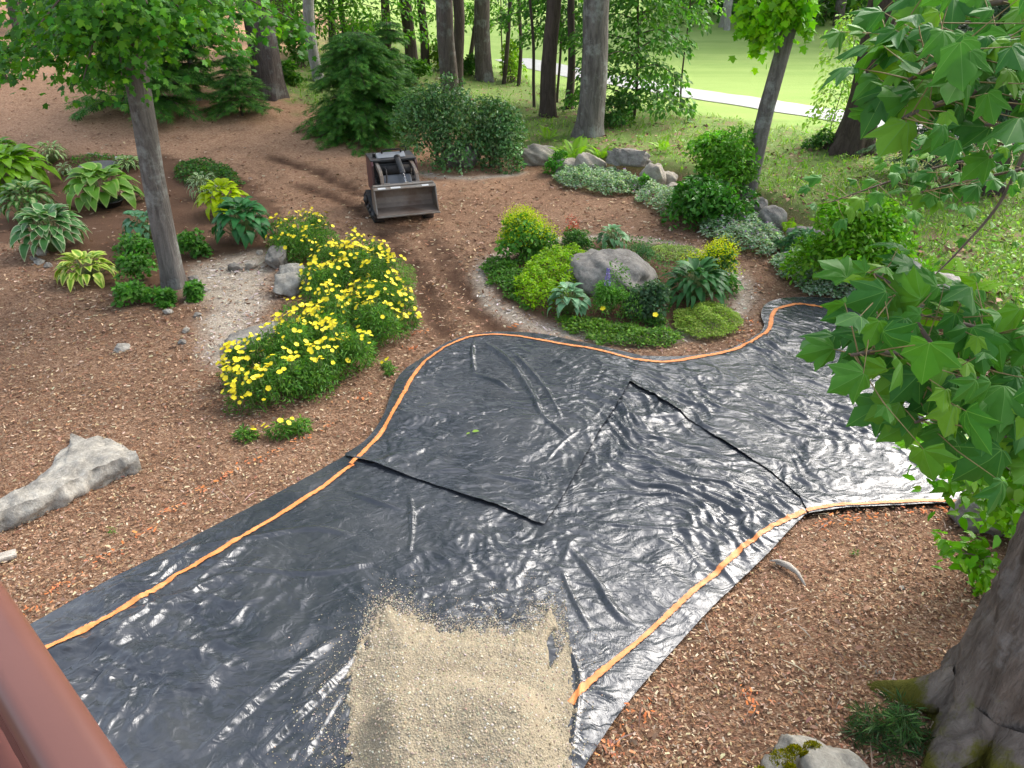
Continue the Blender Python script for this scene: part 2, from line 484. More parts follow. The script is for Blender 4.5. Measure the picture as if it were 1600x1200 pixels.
M['bark_near'] = mat_bark('mossy_maple_bark', (.22, .185, .155), (.085, .068, .055), 9, (.28, .26, .24), True, .09)
M['twig'] = mat_plain('twig_bark', (.13, .095, .07), .85, .25, 25)
M['stem'] = mat_plain('green_stem', (.14, .2, .06), .6, .2, 25)

# ================================================================== THE SETTING
def gflats(pts): return A([G(a, b)[:2] for a, b in pts])
PL_L = [(60, 975), (165, 915), (235, 880), (300, 845), (385, 800), (470, 755), (540, 715)]
PL_T = [(575, 690), (600, 655), (612, 620), (625, 592), (655, 568), (690, 545), (730, 530), (780, 524), (840, 527), (900, 538), (960, 551), (1000, 560)]
PL_R = [(1060, 561), (1110, 555), (1150, 545), (1180, 530), (1193, 515), (1188, 497), (1195, 480), (1215, 472), (1250, 469), (1290, 470), (1330, 482), (1375, 505), (1440, 540), (1490, 600), (1510, 690), (1522, 770), (1520, 795), (1470, 791), (1400, 794), (1330, 798), (1262, 808)]
PL_B = [(1250, 815), (1200, 868), (1130, 935), (1050, 1020), (975, 1110), (915, 1200), (850, 1310)]
PL_END = [(600, 1420), (150, 1330), (-160, 1110), (-60, 1045)]
SHEET_ALL = smooth_line(flats(PL_L + PL_T + PL_R + PL_B + PL_END), 4, True)

LAWN = np.concatenate([flats([(330, 40), (480, 62), (600, 85), (760, 112), (850, 140), (960, 168), (1040, 195), (1190, 222), (1290, 236), (1390, 236), (1500, 262), (1640, 300)]), [(30, 15), (120, 20), (120, 140), (-60, 140), (-30, 60)]])
BED = gflats([(-150, 250), (0, 245), (80, 238), (250, 238), (380, 275), (440, 330), (435, 392), (330, 400), (310, 470), (190, 480), (90, 400), (0, 375), (-150, 370)])
GRAVEL = gflats([(310, 415), (400, 392), (425, 400), (420, 470), (395, 530), (350, 570), (318, 540), (330, 480), (300, 450)])
RUTS = [gflats([(676, 372), (705, 425), (740, 480), (790, 522)]), gflats([(600, 365), (650, 420), (672, 470), (692, 515)]), gflats([(430, 245), (500, 268), (560, 300)]), gflats([(470, 290), (530, 310), (575, 335)])]
ARC = gflats([(655, 270), (690, 277), (740, 279), (790, 275), (815, 270)])

def masks(x, y):
    w = .35 * fbm(x * 1.3, y * 1.3, 3, 20)
    isl = np.hypot(x - ISL[0], y - ISL[1])
    needle = ss(13, 18, y + w * 5) * ss(1.5, -1.5, x + w)
    needle = np.maximum(needle, .45 * ss(9, 14, y + w * 4) * ss(0, -3, x))
    soil = np.where(pip(BED, x + w * .3, y + w * .3), .95, 0.) * 1.0
    soil = np.maximum(soil, ss(1.85, 1.6, isl + w * .3))
    ter = pip(TERRACE, x, y); tw = pdist(WALL, x, y)
    litter = np.where(ter, ss(.1, .5, tw), 0)
    litter = np.maximum(litter, ss(19.5, 21.5, y + w * 4) * ss(-9, -6, x + w * 3) )
    lawn_in = pip(LAWN, x, y); ld = pdist(LAWN, x, y, True)
    lawn = np.where(lawn_in, ss(-.3, 1.2, ld + w * 2), 0)
    gd = np.where(pip(GRAVEL, x, y), pdist(GRAVEL, x, y, True), -pdist(GRAVEL, x, y, True))
    grav = ss(-.25, .2, gd + w * .5)
    ring = np.exp(-((isl - 1.93 + w * .1) / .16)**2)
    grav = np.maximum(grav, ring)
    grav = np.maximum(grav, np.exp(-(pdist(ARC, x, y) / .12)**2))
    rut = np.zeros(np.shape(x))
    for rp in RUTS: rut = np.maximum(rut, np.exp(-(pdist(rp, x, y) / .17)**2) * (.8 + .9 * np.clip(pn(x * 3, y * 3, 4) + .3, 0, 1)))
    rut = np.clip(rut * (1.1 + .8 * pn(x * 5, y * 5, 14)), 0, 1)
    return needle, soil, litter, lawn, grav, rut

def build_ground():
    ys = [-4.0]; st = .5
    while ys[-1] < 160:
        y = ys[-1]
        ys.append(y + (.5 if y < 1.5 else .085 if y < 13 else .12 if y < 22 else .12 + (y - 22) * .05))
    ys = np.array(ys); ts = np.linspace(-1.9, 1.9, 500); ts = np.sign(ts) * np.abs(ts)**1.25
    y = np.repeat(ys[:, None], len(ts), 1); x = ts[None] * (y + 12)
    z = T(x, y)
    nee, soil, lit, lawn, grav, rut = masks(x, y)
    mul = (1 - lawn)
    z = z + mul * (.018 * pn(x * 4, y * 4, 30) + .012 * pn(x * 9, y * 9, 31)) * ss(60, 20, y) - .05 * rut
    under = pip(SHEET_ALL, x, y)
    z = np.where(under, T(x, y) - .03, z)
    V = np.stack([x, y, z], -1).reshape(-1, 3)
    r, c = x.shape
    i = (np.arange(r - 1)[:, None] * c + np.arange(c - 1)[None]).ravel()
    F = np.stack([i, i + 1, i + c + 1, i + c], -1)
    one = np.ones(r * c)
    ma = np.stack([nee.ravel(), soil.ravel(), lit.ravel(), one], -1); mb = np.stack([grav.ravel(), rut.ravel(), lawn.ravel(), one], -1)
    return tag(link('ground', mesh_np('ground', V, F, M['ground'], {'MaskA': ma, 'MaskB': mb})), kind='structure')
GROUND = build_ground()

# ---- cart path across the lawn
M['path'] = mat_plain('pale_path_asphalt', (.42, .41, .39), .9, .08, 3, .2)
def build_path():
    c = smooth_line(flats([(800, 94), (840, 102), (880, 110), (1000, 137), (1090, 156), (1170, 171), (1250, 188), (1330, 203), (1420, 222), (1560, 256), (1800, 320)]), 10)
    t = nrm(np.gradient(c, axis=0)); nn = np.stack([-t[:, 1], t[:, 0]], -1)
    off = np.linspace(-.9, .9, 7)
    P = c[:, None] + off[None, :, None] * nn[:, None]
    z = T(P[..., 0], P[..., 1]) + .05 - .03 * (np.abs(off)[None] > .85)
    V = np.concatenate([P, z[..., None]], -1).reshape(-1, 3)
    i = (np.arange(len(c) - 1)[:, None] * 7 + np.arange(6)[None]).ravel()
    return tag(link('path', mesh_np('path', V, np.stack([i, i + 1, i + 8, i + 7], -1)[:, ::-1], M['path'])), kind='structure')
build_path()

# ================================================================== PLASTIC SHEETS
def line_w(pts): return smooth_line(flats(pts), 5)
FOLDS = [  # (points, height, half width)
    ([(742, 535), (738, 560), (742, 590)], .045, .05), ([(742, 590), (775, 602), (805, 618)], .06, .06),
    ([(755, 540), (800, 575), (830, 620), (850, 660), (900, 700)], .05, .07), ([(735, 700), (700, 690), (690, 730)], .02, .03),
    ([(800, 555), (850, 610), (880, 670)], .04, .05), ([(760, 748), (800, 755), (850, 762)], .045, .05),
    ([(660, 745), (720, 740), (745, 750)], .03, .05), ([(540, 770), (590, 790), (640, 803)], .035, .05),
    ([(640, 770), (645, 820), (640, 880)], .035, .04), ([(660, 795), (690, 797)], .03, .03), ([(655, 820), (690, 822)], .03, .03), ([(650, 845), (690, 848)], .03, .03), ([(645, 870), (690, 874)], .03, .03),
    ([(760, 840), (800, 838), (840, 842)], .035, .04), ([(800, 860), (810, 900), (800, 950)], .03, .05),
    ([(240, 870), (350, 855), (480, 830), (560, 845)], .035, .06), ([(265, 900), (380, 895), (500, 900), (600, 880)], .04, .07),
    ([(205, 930), (240, 940), (270, 972)], .06, .05), ([(210, 1030), (280, 1010), (400, 985)], .03, .04),
    ([(300, 1200), (380, 1120), (460, 1050), (530, 1000)], .06, .08), ([(380, 1210), (450, 1140), (530, 1060), (560, 1020)], .05, .07),
    ([(450, 1220), (500, 1150), (540, 1080)], .04, .05), ([(880, 850), (930, 910), (960, 960), (1000, 985)], .05, .07),
    ([(870, 880), (900, 950), (930, 1000)], .04, .05), ([(880, 1000), (905, 1060), (900, 1130), (890, 1200)], .05, .04),
    ([(920, 820), (1000, 830), (1100, 835), (1180, 825)], .035, .05), ([(900, 780), (1000, 775), (1120, 800), (1220, 808)], .03, .05),
    ([(1000, 760), (1080, 740), (1160, 760)], .02, .04), ([(930, 720), (1010, 720), (1070, 700)], .025, .04),
    ([(1010, 620), (1060, 640), (1110, 640)], .02, .03), ([(1380, 690), (1440, 740), (1500, 785)], .035, .05),
    ([(610, 610), (640, 640), (700, 660)], .02, .04), ([(590, 720), (640, 700), (700, 695)], .02, .04),
    ([(690, 560), (660, 600), (650, 640)], .02, .05), ([(850, 730), (880, 700), (930, 660), (960, 610)], .03, .04),
    ([(640, 940), (760, 900), (880, 905)], .03, .08), ([(130, 1090), (220, 1060), (330, 1075)], .03, .05), ([(1230, 500), (1300, 520), (1380, 560)], .03, .05), ([(1210, 520), (1280, 545), (1360, 600)], .03, .05)]
FOLDS = [(line_w(p), h * .62, w * .62) for p, h, w in FOLDS]
PILE_C = A(flat(715, 1150))

def wrinkle(x, y):
    """height of the loose sheet above the ground"""
    wx = x + .35 * pn(x * .8, y * .8, 41) + .08 * pn(x * 3, y * 3, 42); wy = y + .35 * pn(x * .8, y * .8, 43) + .08 * pn(x * 3, y * 3, 44)
    def aniso(ang, fu, fv, seed):
        c, s = math.cos(ang), math.sin(ang)
        n = pn((wx * c + wy * s) * fu, (-wx * s + wy * c) * fv, seed)
        return 1 - np.minimum(1, np.abs(n) * 2.2)
    right = ss(-.2, 1.4, x - .18 * (y - 5))
    left = ss(-.6, -1.8, x + .25 * (y - 3)) * ss(5.6, 4.4, y)
    h = right * (.028 * aniso(-.55, 1.1, 4.2, 50) + .016 * aniso(-.9, 2.0, 7, 51) + .005 * aniso(-.2, 5, 14, 58))
    h = h + (1 - right) * (.014 * aniso(.5, .8, 2.4, 52) + .012 * aniso(.15, 2.0, 6.0, 53) + .0015 * aniso(1.2, 6, 12, 59))
    h = h + left * (.022 * aniso(.75, .9, 3.4, 54) + .014 * aniso(.9, 2.2, 7.5, 55))
    h = h + .006 * aniso(1.9, 3, 7, 56) * ss(.0, .5, pn(x, y, 57) + .2)
    h = h + .0045 * aniso(-.4, 3.2, 9, 62) + .004 * aniso(.9, 4, 11, 63) * (1 - right) + .003 * aniso(.2, 8, 18, 64)
    amp = np.clip(.75 + .9 * pn(x * .7, y * .7, 60), .25, 1.5)
    h = h * amp
    for ln, hh, w in FOLDS:
        lo, hi = ln.min(0) - 4 * w, ln.max(0) + 4 * w
        m = (x > lo[0]) & (x < hi[0]) & (y > lo[1]) & (y < hi[1])
        if not m.any(): continue
        d = pdist(ln, x[m], y[m])
        e = np.minimum(np.hypot(x[m] - ln[0, 0], y[m] - ln[0, 1]), np.hypot(x[m] - ln[-1, 0], y[m] - ln[-1, 1]))
        f = hh * np.exp(-(d / w)**2 * 1.4) * (.25 + .75 * ss(0, .25, e)) * (1 + .4 * pn(x[m] * 5, y[m] * 5, 61))
        h[m] = np.maximum(h[m], h[m] * .5 + f)
    return h

def sheet_z(x, y, lift=0.0):
    x = np.asarray(x, float); y = np.asarray(y, float); sh = x.shape
    x = np.atleast_1d(x); y = np.atleast_1d(y)
    d = pdist(SHEET_ALL, x, y, True)
    z = T(x, y) + .028 + wrinkle(x, y) * (.35 + .65 * ss(0, .15, d)) + lift
    return z.reshape(sh)

def sheet(name, poly, lift, label, edges=(), step=.0135):
    poly = np.asarray(poly)
    lo, hi = poly.min(0) - .05, poly.max(0) + .05
    xs = np.arange(lo[0], hi[0], step); ys = np.arange(lo[1], hi[1], step)
    X, Y = np.meshgrid(xs, ys)
    ins = pip(poly, X, Y)
    cell = ins[:-1, :-1] | ins[1:, :-1] | ins[:-1, 1:] | ins[1:, 1:]
    used = np.zeros(X.shape, bool)
    for a, b in ((0, 0), (0, 1), (1, 0), (1, 1)): used[a:a + cell.shape[0], b:b + cell.shape[1]] |= cell
    out = used & ~ins
    d, bx, by = pdist(poly, X[out], Y[out], True, True)
    X[out] = bx; Y[out] = by
    Z = sheet_z(X[used], Y[used], lift)
    xu, yu = X[used], Y[used]
    for ln, h in edges:                               # loose edge lifting off the sheet beneath
        dd = pdist(ln, xu, yu)
        Z = Z + h * np.exp(-(dd / .05)**2) * np.clip(.35 + 1.1 * pn(xu * 1.6, yu * 1.6, 70), 0.05, 1.3)
    idx = -np.ones(X.shape, int); idx[used] = np.arange(used.sum())
    r, c = np.nonzero(cell)
    F = np.stack([idx[r, c], idx[r, c + 1], idx[r + 1, c + 1], idx[r + 1, c]], -1)
    o0 = poly.mean(0)
    V = np.stack([xu - o0[0], yu - o0[1], Z], -1)
    o = link(name, mesh_np(name, V, F, M['plastic']), loc=(o0[0], o0[1], 0))
    return tag(o, label, 'plastic sheet')

SEAM1 = [(540, 717), (580, 731), (620, 745), (660, 757), (700, 772), (770, 796), (825, 818), (850, 826)]
SEAM2 = [(850, 826), (880, 780), (930, 692), (960, 645), (985, 602), (1000, 562)]
SEAM3 = [(985, 606), (1030, 633), (1080, 664), (1130, 697), (1180, 729), (1230, 765), (1262, 806)]
s1, s2, s3 = line_w(SEAM1), line_w(SEAM2), line_w(SEAM3)
out_T = smooth_line(flats([PL_L[-1]] + PL_T), 4); out_R = smooth_line(flats([PL_T[-1]] + PL_R), 4)
out_B = smooth_line(flats([PL_R[-1]] + PL_B), 4); out_E = flats(PL_END); out_L = smooth_line(flats(PL_L), 4)
SH3 = sheet('plastic_sheet', np.concatenate([out_L, flats([(590, 690), (700, 735), (800, 770), (860, 760), (930, 640), (985, 590), (1040, 612), (1150, 685), (1268, 760)]), out_B, out_E]), 0,
            'long black plastic sheet carrying the heap of stone dust, running under the deck rail')
SH2 = sheet('plastic_sheet', np.concatenate([out_R, s3[::-1], flats([(950, 600), (960, 575), (985, 566)])]), .012,
            'shiny black plastic sheet beyond the flower island, partly hidden by maple leaves', [(s3, .028)])
SH1 = sheet('plastic_sheet', np.concatenate([out_T, s2[::-1], s1[::-1]]), .018,
            'smooth black plastic sheet with a square corner, beside the yellow flowers', [(s1, .02), (s2, .012)])

def paint_strip(parent, pts, lift, w=.036, seed=1):
    c = smooth_line(flats(pts), 40)
    s = np.concatenate([[0], np.cumsum(np.hypot(*np.diff(c, axis=0).T))])
    q = np.arange(0, s[-1], .016); c = np.stack([np.interp(q, s, c[:, 0]), np.interp(q, s, c[:, 1])], -1)
    t = nrm(np.gradient(c, axis=0)); nn = np.stack([-t[:, 1], t[:, 0]], -1)
    c = c + nn * (.012 * pn(q * 2.2, q * 0, seed + 5))[:, None]
    k = 9; u = np.linspace(-1, 1, k)
    wl = w * (1.15 + .5 * pn(q * 1.7, q * 0, seed) + .22 * pn(q * 22, q * 0, seed + 1)); wr = w * (1.15 + .5 * pn(q * 1.5, q * 0 + 9, seed + 2) + .22 * pn(q * 25, q * 0, seed + 3))
    off = np.where(u[None] < 0, u[None] * wl[:, None], u[None] * wr[:, None])
    P = c[:, None] + off[..., None] * nn[:, None]
    z = sheet_z(P[..., 0], P[..., 1], lift) + .005
    V = np.concatenate([P, z[..., None]], -1).reshape(-1, 3) - A(parent.location)
    i = (np.arange(len(c) - 1)[:, None] * k + np.arange(k - 1)[None]).ravel()
    return link('paint_line', mesh_np('paint_line', V, np.stack([i, i + 1, i + k + 1, i + k], -1)[:, ::-1], M['orange'], np.tile((.72 * np.abs(u)**2.2)[None, :, None] * np.ones((len(c), 1, 3)), 1).reshape(-1, 3)), parent)
paint_strip(SH3, [(-20, 1075), (90, 1022), (160, 985), (225, 945), (300, 895), (350, 868), (420, 820), (500, 768), (553, 730)], .004, .026, 1)
paint_strip(SH1, [(550, 732), (590, 690), (625, 635), (645, 600), (668, 570), (700, 548), (740, 532), (800, 531), (870, 543), (930, 553), (985, 565), (1001, 567)], .020, .027, 2)
paint_strip(SH2, [(990, 566), (1003, 567), (1040, 570), (1090, 563), (1140, 552), (1180, 537), (1200, 520), (1205, 500), (1215, 487), (1250, 481), (1300, 490), (1340, 505), (1375, 518), (1430, 548), (1475, 600)], .014, .033, 3)
paint_strip(SH3, [(893, 1110), (915, 1080), (960, 1040), (1010, 995), (1060, 950), (1110, 905), (1160, 862), (1200, 835), (1240, 812), (1259, 804)], .004, .027, 4)
paint_strip(SH2, [(1258, 804), (1272, 801), (1320, 795), (1400, 790), (1450, 788), (1515, 791)], .014, .022, 5)

# ---- heap of stone dust
def build_heap():
    out = flats([(548, 1060), (560, 1025), (580, 985), (590, 955), (610, 948), (640, 965), (700, 985), (760, 990), (820, 985), (845, 960), (870, 965), (888, 1010), (893, 1060), (892, 1120), (888, 1200), (870, 1300), (790, 1400), (650, 1390), (560, 1290), (546, 1200), (545, 1130)])
    out = smooth_line(out, 4, True)
    lo, hi = out.min(0) - .3, out.max(0) + .35; st = .011
    X, Y = np.meshgrid(np.arange(lo[0], hi[0], st), np.arange(lo[1], hi[1], st))
    d = pdist(out, X, Y, True); d = np.where(pip(out, X, Y), d, -d)
    topband = ss(3.55, 3.85, Y)
    finger = np.clip(pn(X * 8.5, Y * .9, 80) + .35 * pn(X * 21, Y * 2.5, 81), -1, 1)
    e = d + .02 * pn(X * 9, Y * 9, 82) + topband * (.09 * finger - .04) + .03 * pn(X * 28, Y * 9, 83) + .02 * pn(X * 60, Y * 30, 87)
    hole = (pn(X * 6, Y * 2.2, 84) > .42) & (np.abs(X - PILE_C[0]) > .42) & (d < .16)
    base = .005 * ss(0, .02, e) + .035 * ss(0, .35, e)
    yy = Y + .25 * ((X - PILE_C[0]) / .6)**2 + .05 * pn(X * 3, X * 0, 85)
    front = ss(3.42, 3.16, yy) * (1 - .75 * ss(3.14, 2.5, yy))
    mound = .16 * front * ss(0, .35, d) + .045 * ss(.0, .3, d)
    h = base + mound + .007 * fbm(X * 7, Y * 7, 3, 86) * ss(0, .1, e)
    keep = (e > 0) & ~hole
    zs = sheet_z(X, Y, 0)
    Z = np.where(keep, zs * .6 + (T(X, Y) + .04) * .4 + h + .006, zs - .004)
    cell = keep[:-1, :-1] | keep[1:, :-1] | keep[:-1, 1:] | keep[1:, 1:]
    used = np.zeros(X.shape, bool)
    for a, b in ((0, 0), (0, 1), (1, 0), (1, 1)): used[a:a + cell.shape[0], b:b + cell.shape[1]] |= cell
    Z = np.where(keep, np.maximum(Z, zs + .008), Z)
    idx = -np.ones(X.shape, int); idx[used] = np.arange(used.sum())
    r, c = np.nonzero(cell)
    F = np.stack([idx[r, c], idx[r, c + 1], idx[r + 1, c + 1], idx[r + 1, c]], -1)
    V = np.stack([X[used] - PILE_C[0], Y[used] - PILE_C[1], Z[used]], -1)
    o = tag(link('stone_dust_heap', mesh_np('stone_dust_heap', V, F, M['sand']), loc=(PILE_C[0], PILE_C[1], 0)), 'low heap of tan stone dust tipped on the black plastic', 'heap')
    # loose grit on it and dusted round it
    kr, kc = np.nonzero(keep); n = 11000; sel = rng.integers(0, len(kr), n)
    P = np.stack([X[kr[sel], kc[sel]], Y[kr[sel], kc[sel]], Z[kr[sel], kc[sel]] + .001], -1) + rng.normal(0, .003, (n, 3)) * [1, 1, 0]
    gx = PILE_C[0] + rng.normal(0, .62, 20000); gy = PILE_C[1] + .1 + rng.normal(0, .55, 20000)
    gd = pdist(out, gx, gy, True); m = (~pip(out, gx, gy)) & (rng.random(20000) < np.exp(-gd / .12) * (1 + 3.0 * (gx < PILE_C[0] - .5))) & pip(SHEET_ALL, gx, gy)
    P2 = np.stack([gx[m], gy[m], sheet_z(gx[m], gy[m]) + .002], -1)
    # the thin feathered far edge, thrown out in streaks
    fx = rng.uniform(out[:, 0].min(), out[:, 0].max(), 60000); fy = rng.uniform(3.5, 4.45, 60000)
    fd = pdist(out, fx, fy, True); fd = np.where(pip(out, fx, fy), fd, -fd); ff = pn(fx * 8.5, fy * .9, 80) + .5 * pn(fx * 21, fy * 2.5, 81)
    m = (fd < .1) & (rng.random(60000) < np.exp(-np.clip(-fd, 0, 9) / (.035 + .09 * np.clip(ff + .35, 0, 1))))
    P3 = np.stack([fx[m], fy[m], sheet_z(fx[m], fy[m]) + .003], -1)[:9000]
    P2 = np.concatenate([P2, P3])
    P = np.concatenate([P, P2]); n = len(P)
    big = np.concatenate([np.full(11000, 1.), np.full(len(P2), .7)])
    S = (.003 + .007 * rng.random(n)**4) * big * 1.35
    tv = A([(-.6, -.5, 0), (.7, -.45, 0), (.6, .55, 0), (-.5, .6, 0), (.05, .05, .75)], float)
    tf = A([(0, 1, 4), (1, 2, 4), (2, 3, 4), (3, 0, 4)])
    D = rng.standard_normal((n, 3)) * [1, 1, .2]; N = rng.standard_normal((n, 3)) * .3 + [0, 0, 1]
    C = palette([(.36, .31, .22), (.30, .25, .175), (.42, .37, .28), (.26, .21, .15), (.34, .29, .205), (.48, .45, .38)], n, .08)
    Vg, Fg, Cg = leafcloud(P, D, N, S, tv, tf, C)
    g = tag(link('grit', mesh_np('grit', Vg - [PILE_C[0], PILE_C[1], 0], Fg, M['chip'], Cg, False), o), kind='stuff')
build_heap()

# ---- wood chips lying on the mulch (too many to count)
MARKS = [(470, 690, 0), (435, 708, 0), (400, 722, 0), (360, 745, 0), (312, 770, 0), (268, 800, 0), (215, 838, 0), (163, 873, 0), (100, 917, 0), (45, 960, 0),
         (1290, 822, 1), (1320, 815, 1), (1360, 808, 1), (1435, 803, 1), (1475, 803, 1), (1495, 805, 1), (985, 1110, 1), (950, 1165, 1), (1175, 1102, 2), (565, 625, 0), (520, 665, 0), (648, 545, 0), (660, 520, 0), (1170, 505, 1), (1155, 535, 1), (1172, 522, 1), (800, 512, 0)]
def chips():
    n = 210000
    px = rng.uniform(-250, 1850, n); py = rng.uniform(95, 1500, n)
    x, y = flat(px, py)
    ok = (y > .8) & (y < 24) & ~pip(SHEET_ALL, x, y)
    x, y = x[ok], y[ok]
    nee, soil, lit, lawn, grav, rut = masks(x, y)
    keep = rng.random(len(x)) > np.maximum.reduce([soil * .85, lit * .8, lawn * 1.2, nee * .6, rut * .7])
    clump = pn(x * 1.1, y * 1.1, 90) + .5 * pn(x * 4, y * 4, 91)
    keep &= rng.random(len(x)) < np.clip(.72 + .55 * clump, .15, 1)
    isl = np.hypot(x - ISL[0], y - ISL[1]); keep &= isl > 1.7
    x, y, grav = x[keep], y[keep], grav[keep]; n = len(x)
    z = T(x, y) + .012 + .014 * rng.random(n)
    P = np.stack([x, y, z], -1)
    ln = rng.uniform(.012, .034, n) * (1 + 1.3 * ss(4, 14, y))
    pal = [(.36, .245, .15), (.42, .305, .195), (.26, .135, .075), (.19, .095, .05), (.31, .19, .115), (.48, .375, .26), (.12, .058, .033), (.28, .155, .088), (.22, .115, .064)]
    C = palette(pal, n, .2)
    pale = rng.random(n) < grav * .8
    C[pale] = palette([(.52, .46, .40), (.42, .37, .32), (.62, .56, .5), (.33, .28, .24)], pale.sum(), .12)
    for mx, my, k in MARKS:
        g = flat(mx, my); d = np.hypot((x - g[0]), (y - g[1])); hit = (d < .05 + .12 * rng.random(n)) & (rng.random(n) < .2)
        C[hit] = palette([(.55, .2, .08), (.42, .15, .06)], hit.sum(), .15)
    D = rng.standard_normal((n, 3)) * [1, 1, .18]; N = rng.standard_normal((n, 3)) * .38 + [0, 0, 1]
    tv = A([(-.5, -.17, 0), (.45, -.22, .02), (.55, .14, 0), (-.42, .22, .03)], float); tf = A([(0, 1, 2, 3)])
    V, F, Cc = leafcloud(P, D, N, ln, tv, tf, C)
    return tag(link('wood_chips', mesh_np('wood_chips', V, F, M['chip'], Cc, False)), 'shredded brown wood chip mulch spread over the yard', 'mulch', kind='stuff')
chips()
def spray_marks():
    for mx, my, k in MARKS:
        g = G(mx, my); n = 10
        a = rng.uniform(0, 3.1) if k == 2 else (.6 if k == 0 else -.2)
        u = rng.normal(0, .075, n); v = rng.normal(0, .03, n)
        P = np.stack([g[0] + u * math.cos(a) - v * math.sin(a), g[1] + u * math.sin(a) + v * math.cos(a), np.zeros(n)], -1)
        P[:, 2] = T(P[:, 0], P[:, 1]) + .022 + .012 * rng.random(n)
        D = rng.standard_normal((n, 3)) * [1, 1, .18]; N = rng.standard_normal((n, 3)) * .3 + [0, 0, 1]
        tv = A([(-.5, -.18, 0), (.5, -.2, .02), (.55, .17, 0), (-.45, .2, .03)], float)
        V, F, C = leafcloud(P, D, N, rng.uniform(.015, .045, n), tv, A([(0, 1, 2, 3)]), palette([(.62, .2, .06), (.45, .14, .05), (.55, .22, .10)], n, .15))
        link('paint_mark', mesh_np('paint_mark', V, F, M['chip'], C, False), GROUND)
spray_marks()

def debris():
    r = np.random.default_rng(66)
    def spots(n):
        px = r.uniform(-200, 1800, n * 3); py = r.uniform(110, 1350, n * 3); x, y = flat(px, py)
        nee, soil, lit, lawn, grav, rut = masks(x, y)
        ok = ~pip(SHEET_ALL, x, y) & (lit < .3) & (lawn < .2) & (y < 22) & (np.hypot(x - ISL[0], y - ISL[1]) > 2); x, y = x[ok][:n], y[ok][:n]
        return np.stack([x, y, T(x, y) + .025], -1)
    P = spots(420); n = len(P)
    V, F, C = leafcloud(P, r.standard_normal((n, 3)) * [1, 1, .15], r.standard_normal((n, 3)) * .2 + [0, 0, 1], r.uniform(.06, .24, n), A([(0, -.03, 0), (.5, -.02, .05), (1, 0, 0), (.5, .03, .06)], float), A([(0, 1, 2, 3)]), palette([(.13, .085, .06), (.22, .16, .12), (.30, .24, .19)], n, .2, r))
    tag(link('twigs', mesh_np('twigs', V, F, M['chip'], C, False)), 'thin fallen twigs scattered over the mulch', 'twigs', kind='stuff')
    P = spots(330); n = len(P)
    V, F, C = leafcloud(P, r.standard_normal((n, 3)) * [1, 1, .2], r.standard_normal((n, 3)) * .4 + [0, 0, 1], r.uniform(.035, .075, n), *T_OVATE, palette([(.36, .22, .14), (.25, .14, .09), (.45, .33, .22), (.30, .17, .13)], n, .2, r))
    tag(link('fallen_leaves', mesh_np('fallen_leaves', V, F, M['chip'], C, False)), 'dry brown leaves scattered over the mulch', 'leaves', kind='stuff')
debris()

# ================================================================== STONES
def stone_mesh(name, sx, sy, sz, seed, mat, boxy=.55, rough=.2, sub=3):
    r = np.random.default_rng(seed)
    bm = bmesh.new(); bmesh.ops.create_icosphere(bm, subdivisions=sub, radius=1)
    V = A([v.co[:] for v in bm.verts]); F = A([[v.index for v in f.verts] for f in bm.faces]); bm.free()
    V = np.sign(V) * np.abs(V)**(1 - .55 * boxy); 
    for _ in range(11 if boxy > .3 else 5 if boxy > 0 else 3):                               # chipped facets
        d = nrm(r.standard_normal(3)); o = r.uniform(.6, .92)
        k = np.maximum(V @ d - o, 0)[:, None]; V = V - k * d * .85
    q = V * 1.6 + seed * 3.7
    nz = fbm(q[:, 0] + q[:, 2] * .7, q[:, 1] - q[:, 2] * .6, 4, seed % 40)
    V = V * (1 + rough * nz[:, None]) * [sx, sy, sz]
    return mesh_np(name, V, F, mat, None, True)

def stone(px, py, wpx, label, hm=None, dm=None, mat='stone', seed=1, rz=0.0, sink=.25, boxy=.55, name='stone', cat='stone', group=None, z=None, parent=None, tilt=0.0):
    g = G(px, py); w = wpx * mpp(g) / 2
    h = hm if hm else w * .6; d = dm if dm else w * .8
    o = link(name, stone_mesh(name, w, d, h, seed, M[mat], boxy, .2, 5 if wpx > 60 else 4))
    o.location = (g[0], g[1] + d * .5, (g[2] if z is None else z) + h * (1 - 2 * sink)); o.rotation_euler = (tilt, 0, rz)
    return tag(o, label, cat, group)

# boulder wall along the terrace
stone(838, 256, 74, 'long low boulder at the end of the stone wall, beside the round shrubs', .28, .35, 'stone_warm', 11, .15, .2)
stone(888, 258, 46, 'flat stone wedged in the wall between two boulders, above a leafy seedling', .2, .25, 'stone_warm', 12, -.1, .15)
stone(922, 276, 48, 'pale rounded buff boulder in the wall next to the ferns', .30, .28, 'stone_warm', 13, .1, .15, .3)
stone(900, 272, 18, 'small stone filling the gap beside the pale rounded boulder', .12, .12, 'stone', 14)
stone(984, 282, 70, 'flat topped grey slab resting on the wall, widest of the row', .17, .32, 'stone', 15, -.12, .0, .9, z=.30)
stone(958, 285, 60, 'low buff stone under the wide grey slab', .16, .22, 'stone_warm', 16, 0, .2)
stone(1024, 296, 44, 'rounded tan boulder leaning against the wide grey slab', .28, .26, 'stone_warm', 17, -.5, .15, .35)
stone(1046, 288, 30, 'small tan stone on top of the wall behind the leafy shrub', .2, .2, 'stone_warm', 18)
stone(1052, 308, 40, 'low tan stone half covered by the tall leafy shrub', .16, .2, 'stone_warm', 19)
stone(1203, 362, 46, 'rounded grey boulder between the two shrubs on the wall', .24, .28, 'stone', 20, .2, .15, .3)
stone(1185, 345, 34, 'grey stone behind the rounded boulder between the shrubs', .22, .22, 'stone', 21, .2, .1)
stone(1262, 385, 56, 'grey wall stone overgrown by silvery ground cover', .18, .25, 'stone', 22)
